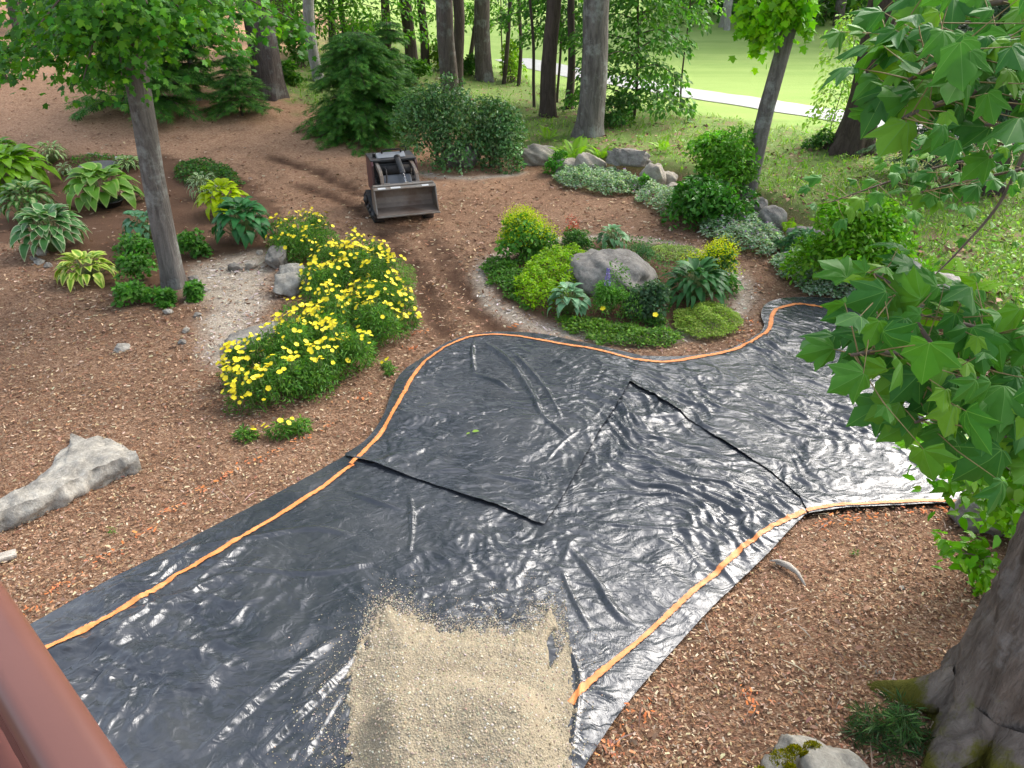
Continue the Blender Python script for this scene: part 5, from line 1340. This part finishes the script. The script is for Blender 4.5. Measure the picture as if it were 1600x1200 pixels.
# ================================================================== NEAR MAPLE AND ITS BOUGHS
def mat_maple():
    m = mat_leaf('maple_leaf', .5, .22, .35); n, l = m.node_tree.nodes, m.node_tree.links
    a = [x for x in n if x.type == 'VERTEX_COLOR'][0]; b = n['Principled BSDF']
    lc = nd(n, 'ShaderNodeVertexColor', layer_name='LC'); co = lc.outputs[0]; sx = n.new('ShaderNodeSeparateXYZ'); l.new(co, sx.inputs[0])
    def mth(op, *v):
        k = n.new('ShaderNodeMath'); k.operation = op
        for i, q in enumerate(v):
            if isinstance(q, (int, float)): k.inputs[i].default_value = q
            else: l.new(q, k.inputs[i])
        return k.outputs[0]
    ay = mth('ABSOLUTE', sx.outputs[1]); ang = mth('ARCTAN2', ay, mth('ADD', sx.outputs[0], .02))
    rad = mth('SQRT', mth('ADD', mth('MULTIPLY', sx.outputs[0], sx.outputs[0]), mth('MULTIPLY', ay, ay)))
    dv = mth('MINIMUM', mth('MINIMUM', ang, mth('ABSOLUTE', mth('SUBTRACT', ang, .80))), mth('ABSOLUTE', mth('SUBTRACT', ang, 1.5)))
    vein = mth('LESS_THAN', mth('MULTIPLY', dv, rad), .0065)
    oi = n.new('ShaderNodeObjectInfo'); tone = ramp(n, l, mth('FRACT', mth('ADD', oi.outputs['Random'], sx.outputs[2])), [(0, (.035, .115, .03)), (.4, (.055, .16, .036)), (.75, (.085, .21, .04)), (1, (.19, .33, .05))])
    mot = mix(n, l, .25, tone, mix(n, l, noise(n, l, co, 5, 4), (.03, .09, .03), (.12, .25, .07)))
    col = mix(n, l, vein, mot, (.13, .25, .075))
    for lk in [k for k in l if k.from_node == a]: l.new(col, lk.to_socket)
    l.new(bump(n, l, mth('MULTIPLY', dv, rad), .35, .12), b.inputs['Normal'])
    return m
M['maple'] = mat_maple()
def big_leaf(k):
    tv, tf = T_MAPLE; V = tv.copy(); r = np.random.default_rng(k)
    V[:, 2] += .06 * np.sin(4 * V[:, 0] + k) + .05 * np.sin(7 * V[:, 1] + 2 * k) - (.05 + .12 * k) * V[:, 1]**2 * 1.4 - (.05 + .09 * (4 - k)) * V[:, 0]**2; V[:, 1] *= r.uniform(.85, 1.02); V[:, :2] += r.normal(0, .012, V[:, :2].shape)
    return mesh_np('maple_leaf', V, tf, M['maple'], {'Col': np.tile([.1, .2, .05], (len(V), 1)), 'LC': np.stack([V[:, 0], V[:, 1], 0 * V[:, 0]], -1)})
BIG = [big_leaf(k) for k in range(5)]
M['petiole'] = mat_plain('leaf_stalk', (.28, .20, .08), .6, .3, 20)

def along(px, py, d):
    dx, dy, dz = ray(px, py); s = d / FPX                # d = depth along the view axis
    return A([dx * s, dy * s, CAM_H + dz * s])
g = A([3.02, 3.05, 0.0])
near = empty('maple_tree', g, 'thick mossy maple trunk with big leaves reaching past the deck', 'tree')
P = trunk_path(9, (.015, .01), 90, .05, 4); s = np.linspace(0, 1, 90)
link('trunk', mesh_np('trunk', *tube(P, .315 * (1 - .45 * s), 110, .12, 6, (5, .75, .22), ridge=.055), M['bark_near']), near)
for a, L in [(2.6, .75), (-1.9, .7), (-.6, .6), (1.2, .6), (3.6, .6)]:
    c, q = math.cos(a), math.sin(a)
    link('root', mesh_np('root', *tube([(c * .2, q * .2, .32), (c * .36, q * .36, .12), (c * .5, q * .5, .03), (c * L, q * L, -.06)], [.15, .12, .085, .04], 14, .18, int(L * 100)), M['bark_near']), near)
def near_branch(pts, r0, leaves, size, seed, up=(-.12, -.55, .8), jit=.46, zj=.06, spread=.12, start=.12, extra=.75, single=True):
    r = np.random.default_rng(seed); q = smooth_line(A(pts), 8)
    b = link('branch', mesh_np('branch', *tube(q - g, np.linspace(r0, r0 * .22, len(q)), 8, .1, seed), M['twig']), near)
    base, tip, packs = [], [], []
    if not single: leaves = int(leaves * 1.5); extra = 0
    m_ = int(leaves * (1 + extra))
    for i in range(m_):
        t = start + (1 - start) * ((i * 7919) % m_ + r.random()) / m_; k = min(int(t * (len(q) - 1)), len(q) - 2); p = q[k] + (q[k + 1] - q[k]) * (t * (len(q) - 1) - k)
        d = nrm(q[k + 1] - q[k]); sd = nrm(np.cross(d, [0, 0, 1.])) * (1 if i % 2 else -1)
        pos = p + sd * abs(r.normal(0, spread)) + A([0, 0, r.normal(.02, zj)]) + d * r.normal(0, .04)
        N = nrm(A(up) + jit * r.standard_normal(3)); D = nrm(d * .7 + sd * .7 + A([0, -.25, -.45]) + .35 * r.standard_normal(3)); D = nrm(D - N * (D @ N))
        Y = np.cross(N, D); S = size * r.uniform(.5, 1.15)
        kk = r.integers(0, 5)
        if i >= leaves or not single:
            S *= .85; vv = A([v.co[:] for v in BIG[kk].vertices]); packs.append((pos - g + S * (vv[:, 0:1] * D + vv[:, 1:2] * Y + vv[:, 2:3] * N), T_MAPLE[1], np.stack([vv[:, 0], vv[:, 1], np.full(len(vv), r.random())], -1)))
            base.append(p - g); tip.append(pos - g); continue
        o = link('leaf', BIG[kk], b); o.matrix_basis = Matrix(((D[0] * S, Y[0] * S, N[0] * S, pos[0] - g[0]), (D[1] * S, Y[1] * S, N[1] * S, pos[1] - g[1]), (D[2] * S, Y[2] * S, N[2] * S, pos[2] - g[2]), (0, 0, 0, 1)))
        base.append(p - g); tip.append(pos - g)
    if packs:
        V_, F_, C_ = cat_parts(packs); tag(link('leaves', mesh_np('leaves', V_, F_, M['maple'], {'LC': C_, 'Col': np.full((len(V_), 3), .1)}), b), kind='stuff')
    tag(link('leaf_stalks', stems_mesh(base, tip, .0022, M['petiole'], 4, 'leaf_stalks'), b), kind='stuff')
hub1, hub2 = g + A([.05, .03, 4.35]), g + A([.04, .03, 3.6])
al = along
# upper right bough
near_branch([hub1, al(1760, 60, 2.5), al(1560, 60, 2.2), al(1420, 125, 2.05)], .022, 29, 0.107, 11)
near_branch([hub1, al(1780, 150, 2.5), al(1600, 130, 2.2), al(1460, 165, 2.1), al(1410, 185, 2.1)], .02, 32, 0.112, 12)
near_branch([hub1, al(1750, 10, 2.6), al(1580, 0, 2.4), al(1450, 30, 2.3), al(1375, 60, 2.3)], .02, 32, 0.103, 13)
near_branch([hub1, al(1800, 230, 2.4), al(1640, 200, 2.15), al(1540, 195, 2.05)], .018, 20, 0.112, 14)
near_branch([hub1, al(1700, -60, 2.7), al(1520, -50, 2.6), al(1400, -10, 2.6)], .018, 23, 0.103, 15)
near_branch([al(1600, 130, 2.2), al(1500, 90, 2.15), al(1440, 80, 2.1)], .01, 16, 0.103, 26)
near_branch([al(1640, 60, 2.3), al(1560, 90, 2.15), al(1500, 130, 2.1)], .01, 16, 0.103, 27)
# lower farther sprays
near_branch([hub1 + [0, .2, -.3], al(1760, 210, 4.2), al(1600, 235, 4.3), al(1450, 265, 4.3), al(1300, 315, 4.3)], .016, 49, 0.103, 16, (-.05, -.35, .9), .3, .06, .16, .3, single=False)
near_branch([hub1 + [0, .2, -.3], al(1780, 230, 4.0), al(1620, 260, 4.1), al(1500, 285, 4.2), al(1440, 300, 4.2)], .014, 32, 0.103, 17, (-.05, -.35, .9), .3, .06, .16, .35, single=False)
near_branch([al(1600, 235, 4.3), al(1520, 215, 4.3), al(1430, 235, 4.3)], .01, 20, 0.095, 18, (-.05, -.35, .9), .3, .06, .14, single=False)
near_branch([al(1600, 240, 4.2), al(1560, 320, 4.2), al(1500, 390, 4.2), al(1450, 440, 4.2)], .012, 6, 0.077, 19, (-.05, -.35, .9), .3, .05, .1, .0, single=False)
# middle bough over the plastic
near_branch([hub2, al(1780, 570, 2.5), al(1600, 575, 2.25), al(1460, 560, 2.1), al(1380, 550, 2.0), al(1330, 555, 1.98)], .02, 38, 0.101, 20, (-.1, -.6, .75))
near_branch([hub2, al(1780, 640, 2.4), al(1620, 640, 2.2), al(1500, 640, 2.1), al(1430, 660, 2.05)], .018, 29, 0.112, 21, (-.1, -.6, .75))
near_branch([al(1600, 575, 2.25), al(1540, 520, 2.2), al(1480, 500, 2.15), al(1420, 490, 2.1)], .01, 20, 0.103, 22, (-.1, -.6, .75))
near_branch([al(1470, 560, 2.1), al(1430, 500, 2.12), al(1400, 450, 2.12), al(1360, 425, 2.12)], .008, 12, 0.095, 23, (-.1, -.55, .75))
near_branch([al(1620, 640, 2.2), al(1560, 600, 2.15), al(1500, 590, 2.1), al(1440, 600, 2.05)], .01, 17, 0.112, 24, (-.1, -.6, .75))
near_branch([hub2, al(1760, 720, 2.3), al(1660, 700, 2.2), al(1560, 680, 2.15)], .014, 13, 0.112, 25, (-.1, -.6, .75))
near_branch([al(1680, 570, 2.35), al(1620, 530, 2.3), al(1560, 540, 2.2)], .012, 14, 0.103, 28, (-.1, -.6, .75))
o = link('crown', crown_mesh('leaf', 2), near); o.location = (1.6, -.6, 7.2); o.scale = (.8,) * 3

# oval leaved shrub under the bough, and a low sprig by the trunk
def oval_shrub(label, paths, n, spread, size, base_px, thick=.09):
    b = G(*base_px); root = empty('dogwood_shrub', b, label, 'shrub', 'oval leaved shrubs by the large tree')
    ps = [[b, b * .5 + A(e) * .5 + A([0, 0, .15]), A(e)] for e in paths]; r = nseed()
    V, F, C = bough_leaves([A(p) for p in ps], n, spread, size, [(.13, .29, .035), (.17, .35, .05), (.10, .23, .03)], r, T_OVATE, thick, .15)
    link('foliage', mesh_np('foliage', V - b, F, M['leaf_gloss'], C), root)
    for p in ps: link('branch', mesh_np('branch', *tube(smooth_line(A(p), 5) - b, np.linspace(.012, .003, 11), 6), M['twig']), root)
oval_shrub('bright oval leaved shrub below the big maple leaves', [al(1440, 700, 5.0), al(1500, 690, 4.8), al(1560, 720, 4.7), al(1600, 700, 4.7), al(1470, 740, 5.0), al(1520, 770, 4.9), al(1580, 780, 4.8), al(1640, 740, 4.6), al(1560, 670, 4.9), al(1630, 680, 4.7), al(1600, 810, 4.9), al(1460, 670, 5.1)], 1500, .16, .105, (1620, 850), .10)
oval_shrub('small oval leaved sprig beside the large mossy trunk', [al(1470, 850, 5.6), al(1500, 865, 5.5), al(1540, 870, 5.5), al(1520, 850, 5.6), al(1500, 885, 5.5)], 210, .11, .095, (1535, 925), .05)
stone(1560, 832, 120, 'shaded grey rock under the oval leaved shrub', .2, .3, 'stone', 333, .3, .15)
mound('pine_seedling', 'scruffy dark evergreen twigs at the foot of the large tree', 'plant', 1385, 1150, 150, 70, 1300, .085, [(.04, .085, .03), (.06, .115, .04), (.03, .06, .022)], T_NEEDLE, 22, fr=.22, up=.2, rnd=.9)
mound('weed_seedling', 'tiny green seedling on the chips near the driftwood', 'plant', 1332, 868, 14, 12, 40, .03, MED, T_LANCE, 3, stems=False)
mound('weed_seedling', 'tiny green seedling between slab rock and plastic', 'plant', 178, 835, 16, 10, 36, .03, MED, T_LANCE, 3, stems=False)

# ================================================================== TRACK LOADER
M['maroon'] = mat_plain('maroon_paint', (.10, .025, .026), .5, .2, 5, 0, dirt=(.10, .06, .05))
M['steel'] = mat_plain('worn_grey_steel', (.20, .185, .165), .5, .22, 5, .15, .35, dirt=(.17, .12, .085))
M['bucket_in'] = mat_plain('scoured_bucket_steel', (.25, .20, .165), .55, .2, 4, .15, .3, dirt=(.17, .11, .08))
M['black'] = mat_plain('black_enamel', (.022, .022, .024), .5, .25, 6, 0, dirt=(.06, .045, .035))
M['hood'] = mat_plain('slate_hood', (.075, .085, .10), .45, .15, 4, 0, dirt=(.13, .11, .09))
M['rubber'] = mat_plain('track_rubber', (.022, .021, .021), .85, .25, 9, .2, dirt=(.09, .06, .045))
M['white_worn'] = mat_plain('bare_polished_metal', (.55, .55, .54), .4, .2, 12)
M['chrome'] = mat_plain('chrome_rod', (.8, .8, .82), .18, .02, 4, 0, 1.0)
M['grey_panel'] = mat_plain('grey_panel', (.27, .28, .29), .5, .1, 6)
def bm_obj(name, bm, mat, parent, bev=.008, smooth=False):
    bmesh.ops.recalc_face_normals(bm, faces=bm.faces[:])
    me = bpy.data.meshes.new(name); 
    if bev: bmesh.ops.bevel(bm, geom=[e for e in bm.edges if len(e.link_faces) == 2 and e.calc_face_angle(0) > .5], offset=bev, segments=2, affect='EDGES', profile=.6)
    bm.to_mesh(me); bm.free(); me.materials.append(M[mat]); o = link(name, me, parent); return o
def box(name, c, s, mat, parent, rot=(0, 0, 0), bev=.01):
    bm = bmesh.new(); bmesh.ops.create_cube(bm, size=1)
    bmesh.ops.scale(bm, vec=s, verts=bm.verts[:]); o = bm_obj(name, bm, mat, parent, min(bev, min(s) * .3)); o.location = c; o.rotation_euler = rot; return o
def prism(name, prof, x0, x1, mat, parent, bev=.006):
    """profile in (y, z), extruded along x"""
    bm = bmesh.new(); a = [bm.verts.new((x0, y, z)) for y, z in prof]; b = [bm.verts.new((x1, y, z)) for y, z in prof]; n = len(prof)
    bm.faces.new(a); bm.faces.new(b[::-1])
    for i in range(n): bm.faces.new((a[i], b[i], b[(i + 1) % n], a[(i + 1) % n]))
    return bm_obj(name, bm, mat, parent, bev)
def rod(name, p, q, r, mat, parent, seg=14, mid=None):
    pts = [p, q] if mid is None else smooth_line(A([p, *mid, q], float), 6)
    return link(name, mesh_np(name, *cat_parts([tube(A(pts, float), r, seg), tube(A(pts, float)[::-1], r, seg)]), M[mat]), parent)
def ribbon(y0z0, th):
    """closed plate profile following a polyline (y, z)"""
    p = A(y0z0, float); t = nrm(np.gradient(p, axis=0)); nn = np.stack([-t[:, 1], t[:, 0]], -1)
    return [tuple(v) for v in np.concatenate([p + nn * th / 2, (p - nn * th / 2)[::-1]])]

gl = G(640, 352); gl[1] += .78; gl[0] -= .30
LD = empty('track_loader', gl, 'small maroon and grey tracked loader with its bucket lowered', 'loader', rz=R(18))
LD.scale = (1, .88, .85)
# tracks
for sx in (-.345, .345):
    tr = empty('track', (sx * 1.3, -.05, 0)); tr.parent = LD
    loop = []
    for cy, cz, r, a0, a1 in ((-.52, .15, .14, -90, -215), (.32, .36, .085, 125, 40), (.62, .16, .145, 35, -90)):
        for a in np.linspace(a0, a1, 7): loop.append((cy + r * math.cos(R(a)), cz + r * math.sin(R(a))))
    p = A(loop + [loop[0]]); s = np.concatenate([[0], np.cumsum(np.hypot(*np.diff(p, axis=0).T))]); q = np.linspace(0, s[-1], 97)[:-1]
    c = np.stack([np.interp(q, s, p[:, 0]), np.interp(q, s, p[:, 1])], -1); t = nrm(np.roll(c, -1, 0) - np.roll(c, 1, 0)); nn = np.stack([t[:, 1], -t[:, 0]], -1)
    if ((c - c.mean(0)) * nn).sum() < 0: nn = -nn
    hw = .09; k = len(c); lug = np.where(np.arange(k) % 3 == 0, .022, 0.)
    ring = lambda off, x: np.concatenate([np.full((k, 1), x), c + nn * off], 1)
    Vt = np.concatenate([ring(lug[:, None], -hw), ring(lug[:, None], hw), ring(-.018, hw), ring(-.018, -hw)]); i = np.arange(k); j = (i + 1) % k
    Ft = np.concatenate([np.stack([i + a * k, j + a * k, j + b * k, i + b * k], -1) for a, b in ((0, 1), (1, 2), (2, 3), (3, 0))])
    link('tyre', mesh_np('tyre', Vt, Ft, M['rubber'], None, False), tr)
    for cy, cz, r in ((-.52, .155, .115), (.62, .165, .12), (.32, .36, .06), (-.25, .10, .075), (.0, .10, .075), (.27, .10, .075)):
        link('wheel', mesh_np('wheel', *cat_parts([tube([(-.07, cy, cz), (.07, cy, cz)], r, 20), tube([(.07, cy, cz), (-.075, cy, cz)], r, 20), tube([(0, cy, cz), (-.095, cy, cz)], r * .4, 12)]), M['black']), tr)
    box('track_frame', (0, .05, .17), (.08, 1.05, .1), 'black', tr)
# chassis and body
box('chassis', (0, -.05, .3), (.56, 1.15, .26), 'black', LD)
for sx in (-.40, .40):
    prism('side_panel', [(-.02, .40), (.78, .40), (.80, 1.10), (.10, 1.10), (.04, 1.02)], sx - .02, sx + .02, 'maroon', LD)
prism('rear_frame', [(.10, 1.08), (.80, 1.08), (.80, 1.12), (.10, 1.12)], -.42, .42, 'black', LD)
prism('engine_cover', [(.08, .44), (.78, .44), (.78, 1.03), (.14, 1.03)], -.37, .37, 'black', LD)
box('control_panel', (-.02, .34, 1.10), (.52, .16, .17), 'grey_panel', LD, (.5, 0, 0))
rod('handlebar', (-.17, .36, 1.16), (.17, .36, 1.16), .016, 'black', LD, 10, [(-.17, .34, 1.25), (-.10, .34, 1.27), (.10, .34, 1.27), (.17, .34, 1.25)])
rod('control_lever', (.22, .40, 1.14), (.20, .42, 1.29), .012, 'black', LD, 8, [(.28, .40, 1.24), (.26, .40, 1.30)])
rod('exhaust_cap', (-.31, .42, 1.1), (-.31, .42, 1.19), .03, 'black', LD, 12)
prism('hood', [(-.50, .42), (-.02, .42), (-.02, .86), (-.20, .86), (-.46, .64)], -.27, .25, 'hood', LD, .03)
rod('fuel_tank', (-.26, -.02, .90), (.26, -.02, .90), .125, 'black', LD, 20)
rod('hydraulic_block', (-.33, -.20, .52), (-.33, .1, .55), .12, 'hood', LD, 16)
box('valve_block', (.28, -.10, .62), (.14, .24, .3), 'black', LD)
# lift arms, cross plate and cylinder
for sx in (-.315, .315):
    pr = ribbon([(.62, .98), (.3, 1.02), (-.06, 1.01), (-.28, .97), (-.42, .90), (-.50, .78), (-.56, .68), (-.60, .58)], .10)
    ar = prism('lift_arm', pr, sx - .028, sx + .028, 'steel', LD, .008)
    rod('pivot_pin', (sx - .05, -.58, .62), (sx + .05, -.58, .62), .03, 'black', ar); rod('arm_pin', (sx - .045, .56, .98), (sx + .045, .56, .98), .03, 'black', ar)
rod('hose', (-.24, .0, .98), (-.30, -.46, .55), .013, 'black', LD, 8, [(-.2, -.2, 1.0), (-.22, -.38, .8)]); rod('hose', (.22, .02, .96), (.30, -.42, .5), .013, 'black', LD, 8, [(.26, -.18, .85), (.18, -.3, .66)]); rod('hose', (-.36, -.04, .8), (-.36, -.44, .40), .012, 'black', LD, 8, [(-.40, -.24, .78), (-.40, -.40, .6)])
box('mount_plate', (0, -.66, .62), (.70, .05, .26), 'steel', LD, (.25, 0, 0))
box('cross_tube', (0, -.54, .74), (.62, .07, .07), 'steel', LD)
for sx in (-.25, .25): box('lock_lever', (sx, -.62, .79), (.10, .05, .06), 'steel', LD)
cy = rod('tilt_cylinder', (.06, .04, 1.16), (.085, -.32, .93), .05, 'hood', LD, 18)
rod('piston_rod', (.085, -.31, .935), (.10, -.56, .78), .020, 'chrome', cy); rod('clevis', (.06, .08, 1.18), (.062, .02, 1.14), .06, 'black', cy); box('eye', (.102, -.57, .77), (.07, .07, .07), 'steel', cy)
# bucket
bk = empty('bucket', (0, .02, .26)); bk.parent = LD
HW = .535
shell = ribbon([(-1.03, .535), (-.94, .555), (-.84, .56), (-.755, .52), (-.72, .42), (-.715, .30), (-.74, .18), (-.80, .105), (-.90, .085), (-1.25, .075)], .018)
prism('shell', shell, -HW, HW, 'bucket_in', bk, .003)
for sx in (-HW, HW):
    prism('side_plate', [(-1.035, .55), (-.84, .572), (-.745, .53), (-.70, .42), (-.695, .29), (-.73, .16), (-.80, .09), (-1.22, .065), (-1.24, .10), (-1.12, .30)], sx - .011, sx + .011, 'steel', bk, .004)
box('cutting_edge', (0, -1.265, .068), (1.10, .11, .020), 'steel', bk, (.05, 0, 0), .005)
box('top_lip', (0, -1.00, .552), (1.085, .10, .022), 'steel', bk, (.25, 0, 0), .004)
for _x, _w in ((-.40, .13), (-.16, .17), (.36, .12)): box('worn_patch', (_x, -1.006, .5655), (_w, .06, .004), 'white_worn', bk, (.25, 0, 0), .001)
box('stiffener', (0, -.86, .578), (1.06, .12, .02), 'steel', bk, (0, 0, 0), .004)

# ================================================================== DECK RAIL
M['rail'] = mat_plain('redwood_stain', (.145, .06, .046), .33, .07, 2.0, .03, 0, .5)
def build_rail():
    top = 3.3
    def pz(px, py): return A(flat(px, py, top))
    a, b = pz(205, 1200), pz(0, 900); u = nrm(b - a); nrm2 = A([u[1], -u[0]])      # nrm2 points away from the camera side
    if nrm2 @ (a - 0) < 0: nrm2 = -nrm2
    L0, L1 = -1.2, 2.4; W = .095; ang = math.atan2(u[1], u[0])
    root = empty('deck_railing', A([*(a - nrm2 * W / 2), top - .95]), 'smooth red brown deck railing beside the camera position', 'railing', rz=ang)
    prof = [(-W / 2, -.055)] + [(-W / 2 + .03 - .03 * math.cos(R(a)), -.03 + .03 * math.sin(R(a))) for a in range(0, 91, 15)] + [(W / 2 - .03 + .03 * math.sin(R(a)), -.03 + .03 * math.cos(R(a))) for a in range(0, 91, 15)] + [(W / 2, -.055)]
    bm = bmesh.new(); A_ = [bm.verts.new((L0, y, .95 + z)) for y, z in prof]; B_ = [bm.verts.new((L1, y, .95 + z)) for y, z in prof]; n = len(prof)
    bm.faces.new(A_); bm.faces.new(B_[::-1])
    for i in range(n): bm.faces.new((A_[i], B_[i], B_[(i + 1) % n], A_[(i + 1) % n]))
    o = bm_obj('cap_rail', bm, 'rail', root, 0); o.data.shade_smooth(); o.data.set_sharp_from_angle(angle=R(40))
    box('top_rail', ((L0 + L1) / 2, 0, .95 - .10), (L1 - L0, .036, .088), 'rail', root); box('bottom_rail', ((L0 + L1) / 2, 0, .10), (L1 - L0, .036, .085), 'rail', root)
    x = L0 + .05
    while x < L1: 
        box('baluster', (x, .03, .47), (.036, .034, .86), 'rail', root, bev=.004); x += .115
    for x in (L0 - .05, L1 + .05): box('post', (x, 0, .45), (.09, .09, 1.0), 'rail', root)
    return root, a, u, nrm2
_rail = build_rail()
# deck floor under the camera
M['deck'] = mat_plain('deck_boards', (.13, .045, .034), .55, .2, 3, .05)
_r, _a, _u, _n = _rail
dk = empty('deck', _r.location - Vector((0, 0, .12)), rz=_r.rotation_euler[2], kind='structure')
_sg = 1 if (Vector((-_u[1], _u[0])).dot(Vector(_n)) < 0) else -1
for i in range(7): box('board', (.6, _sg * (.10 + .148 * i), .09), (3.7, .14, .032), 'deck', dk, bev=.004)
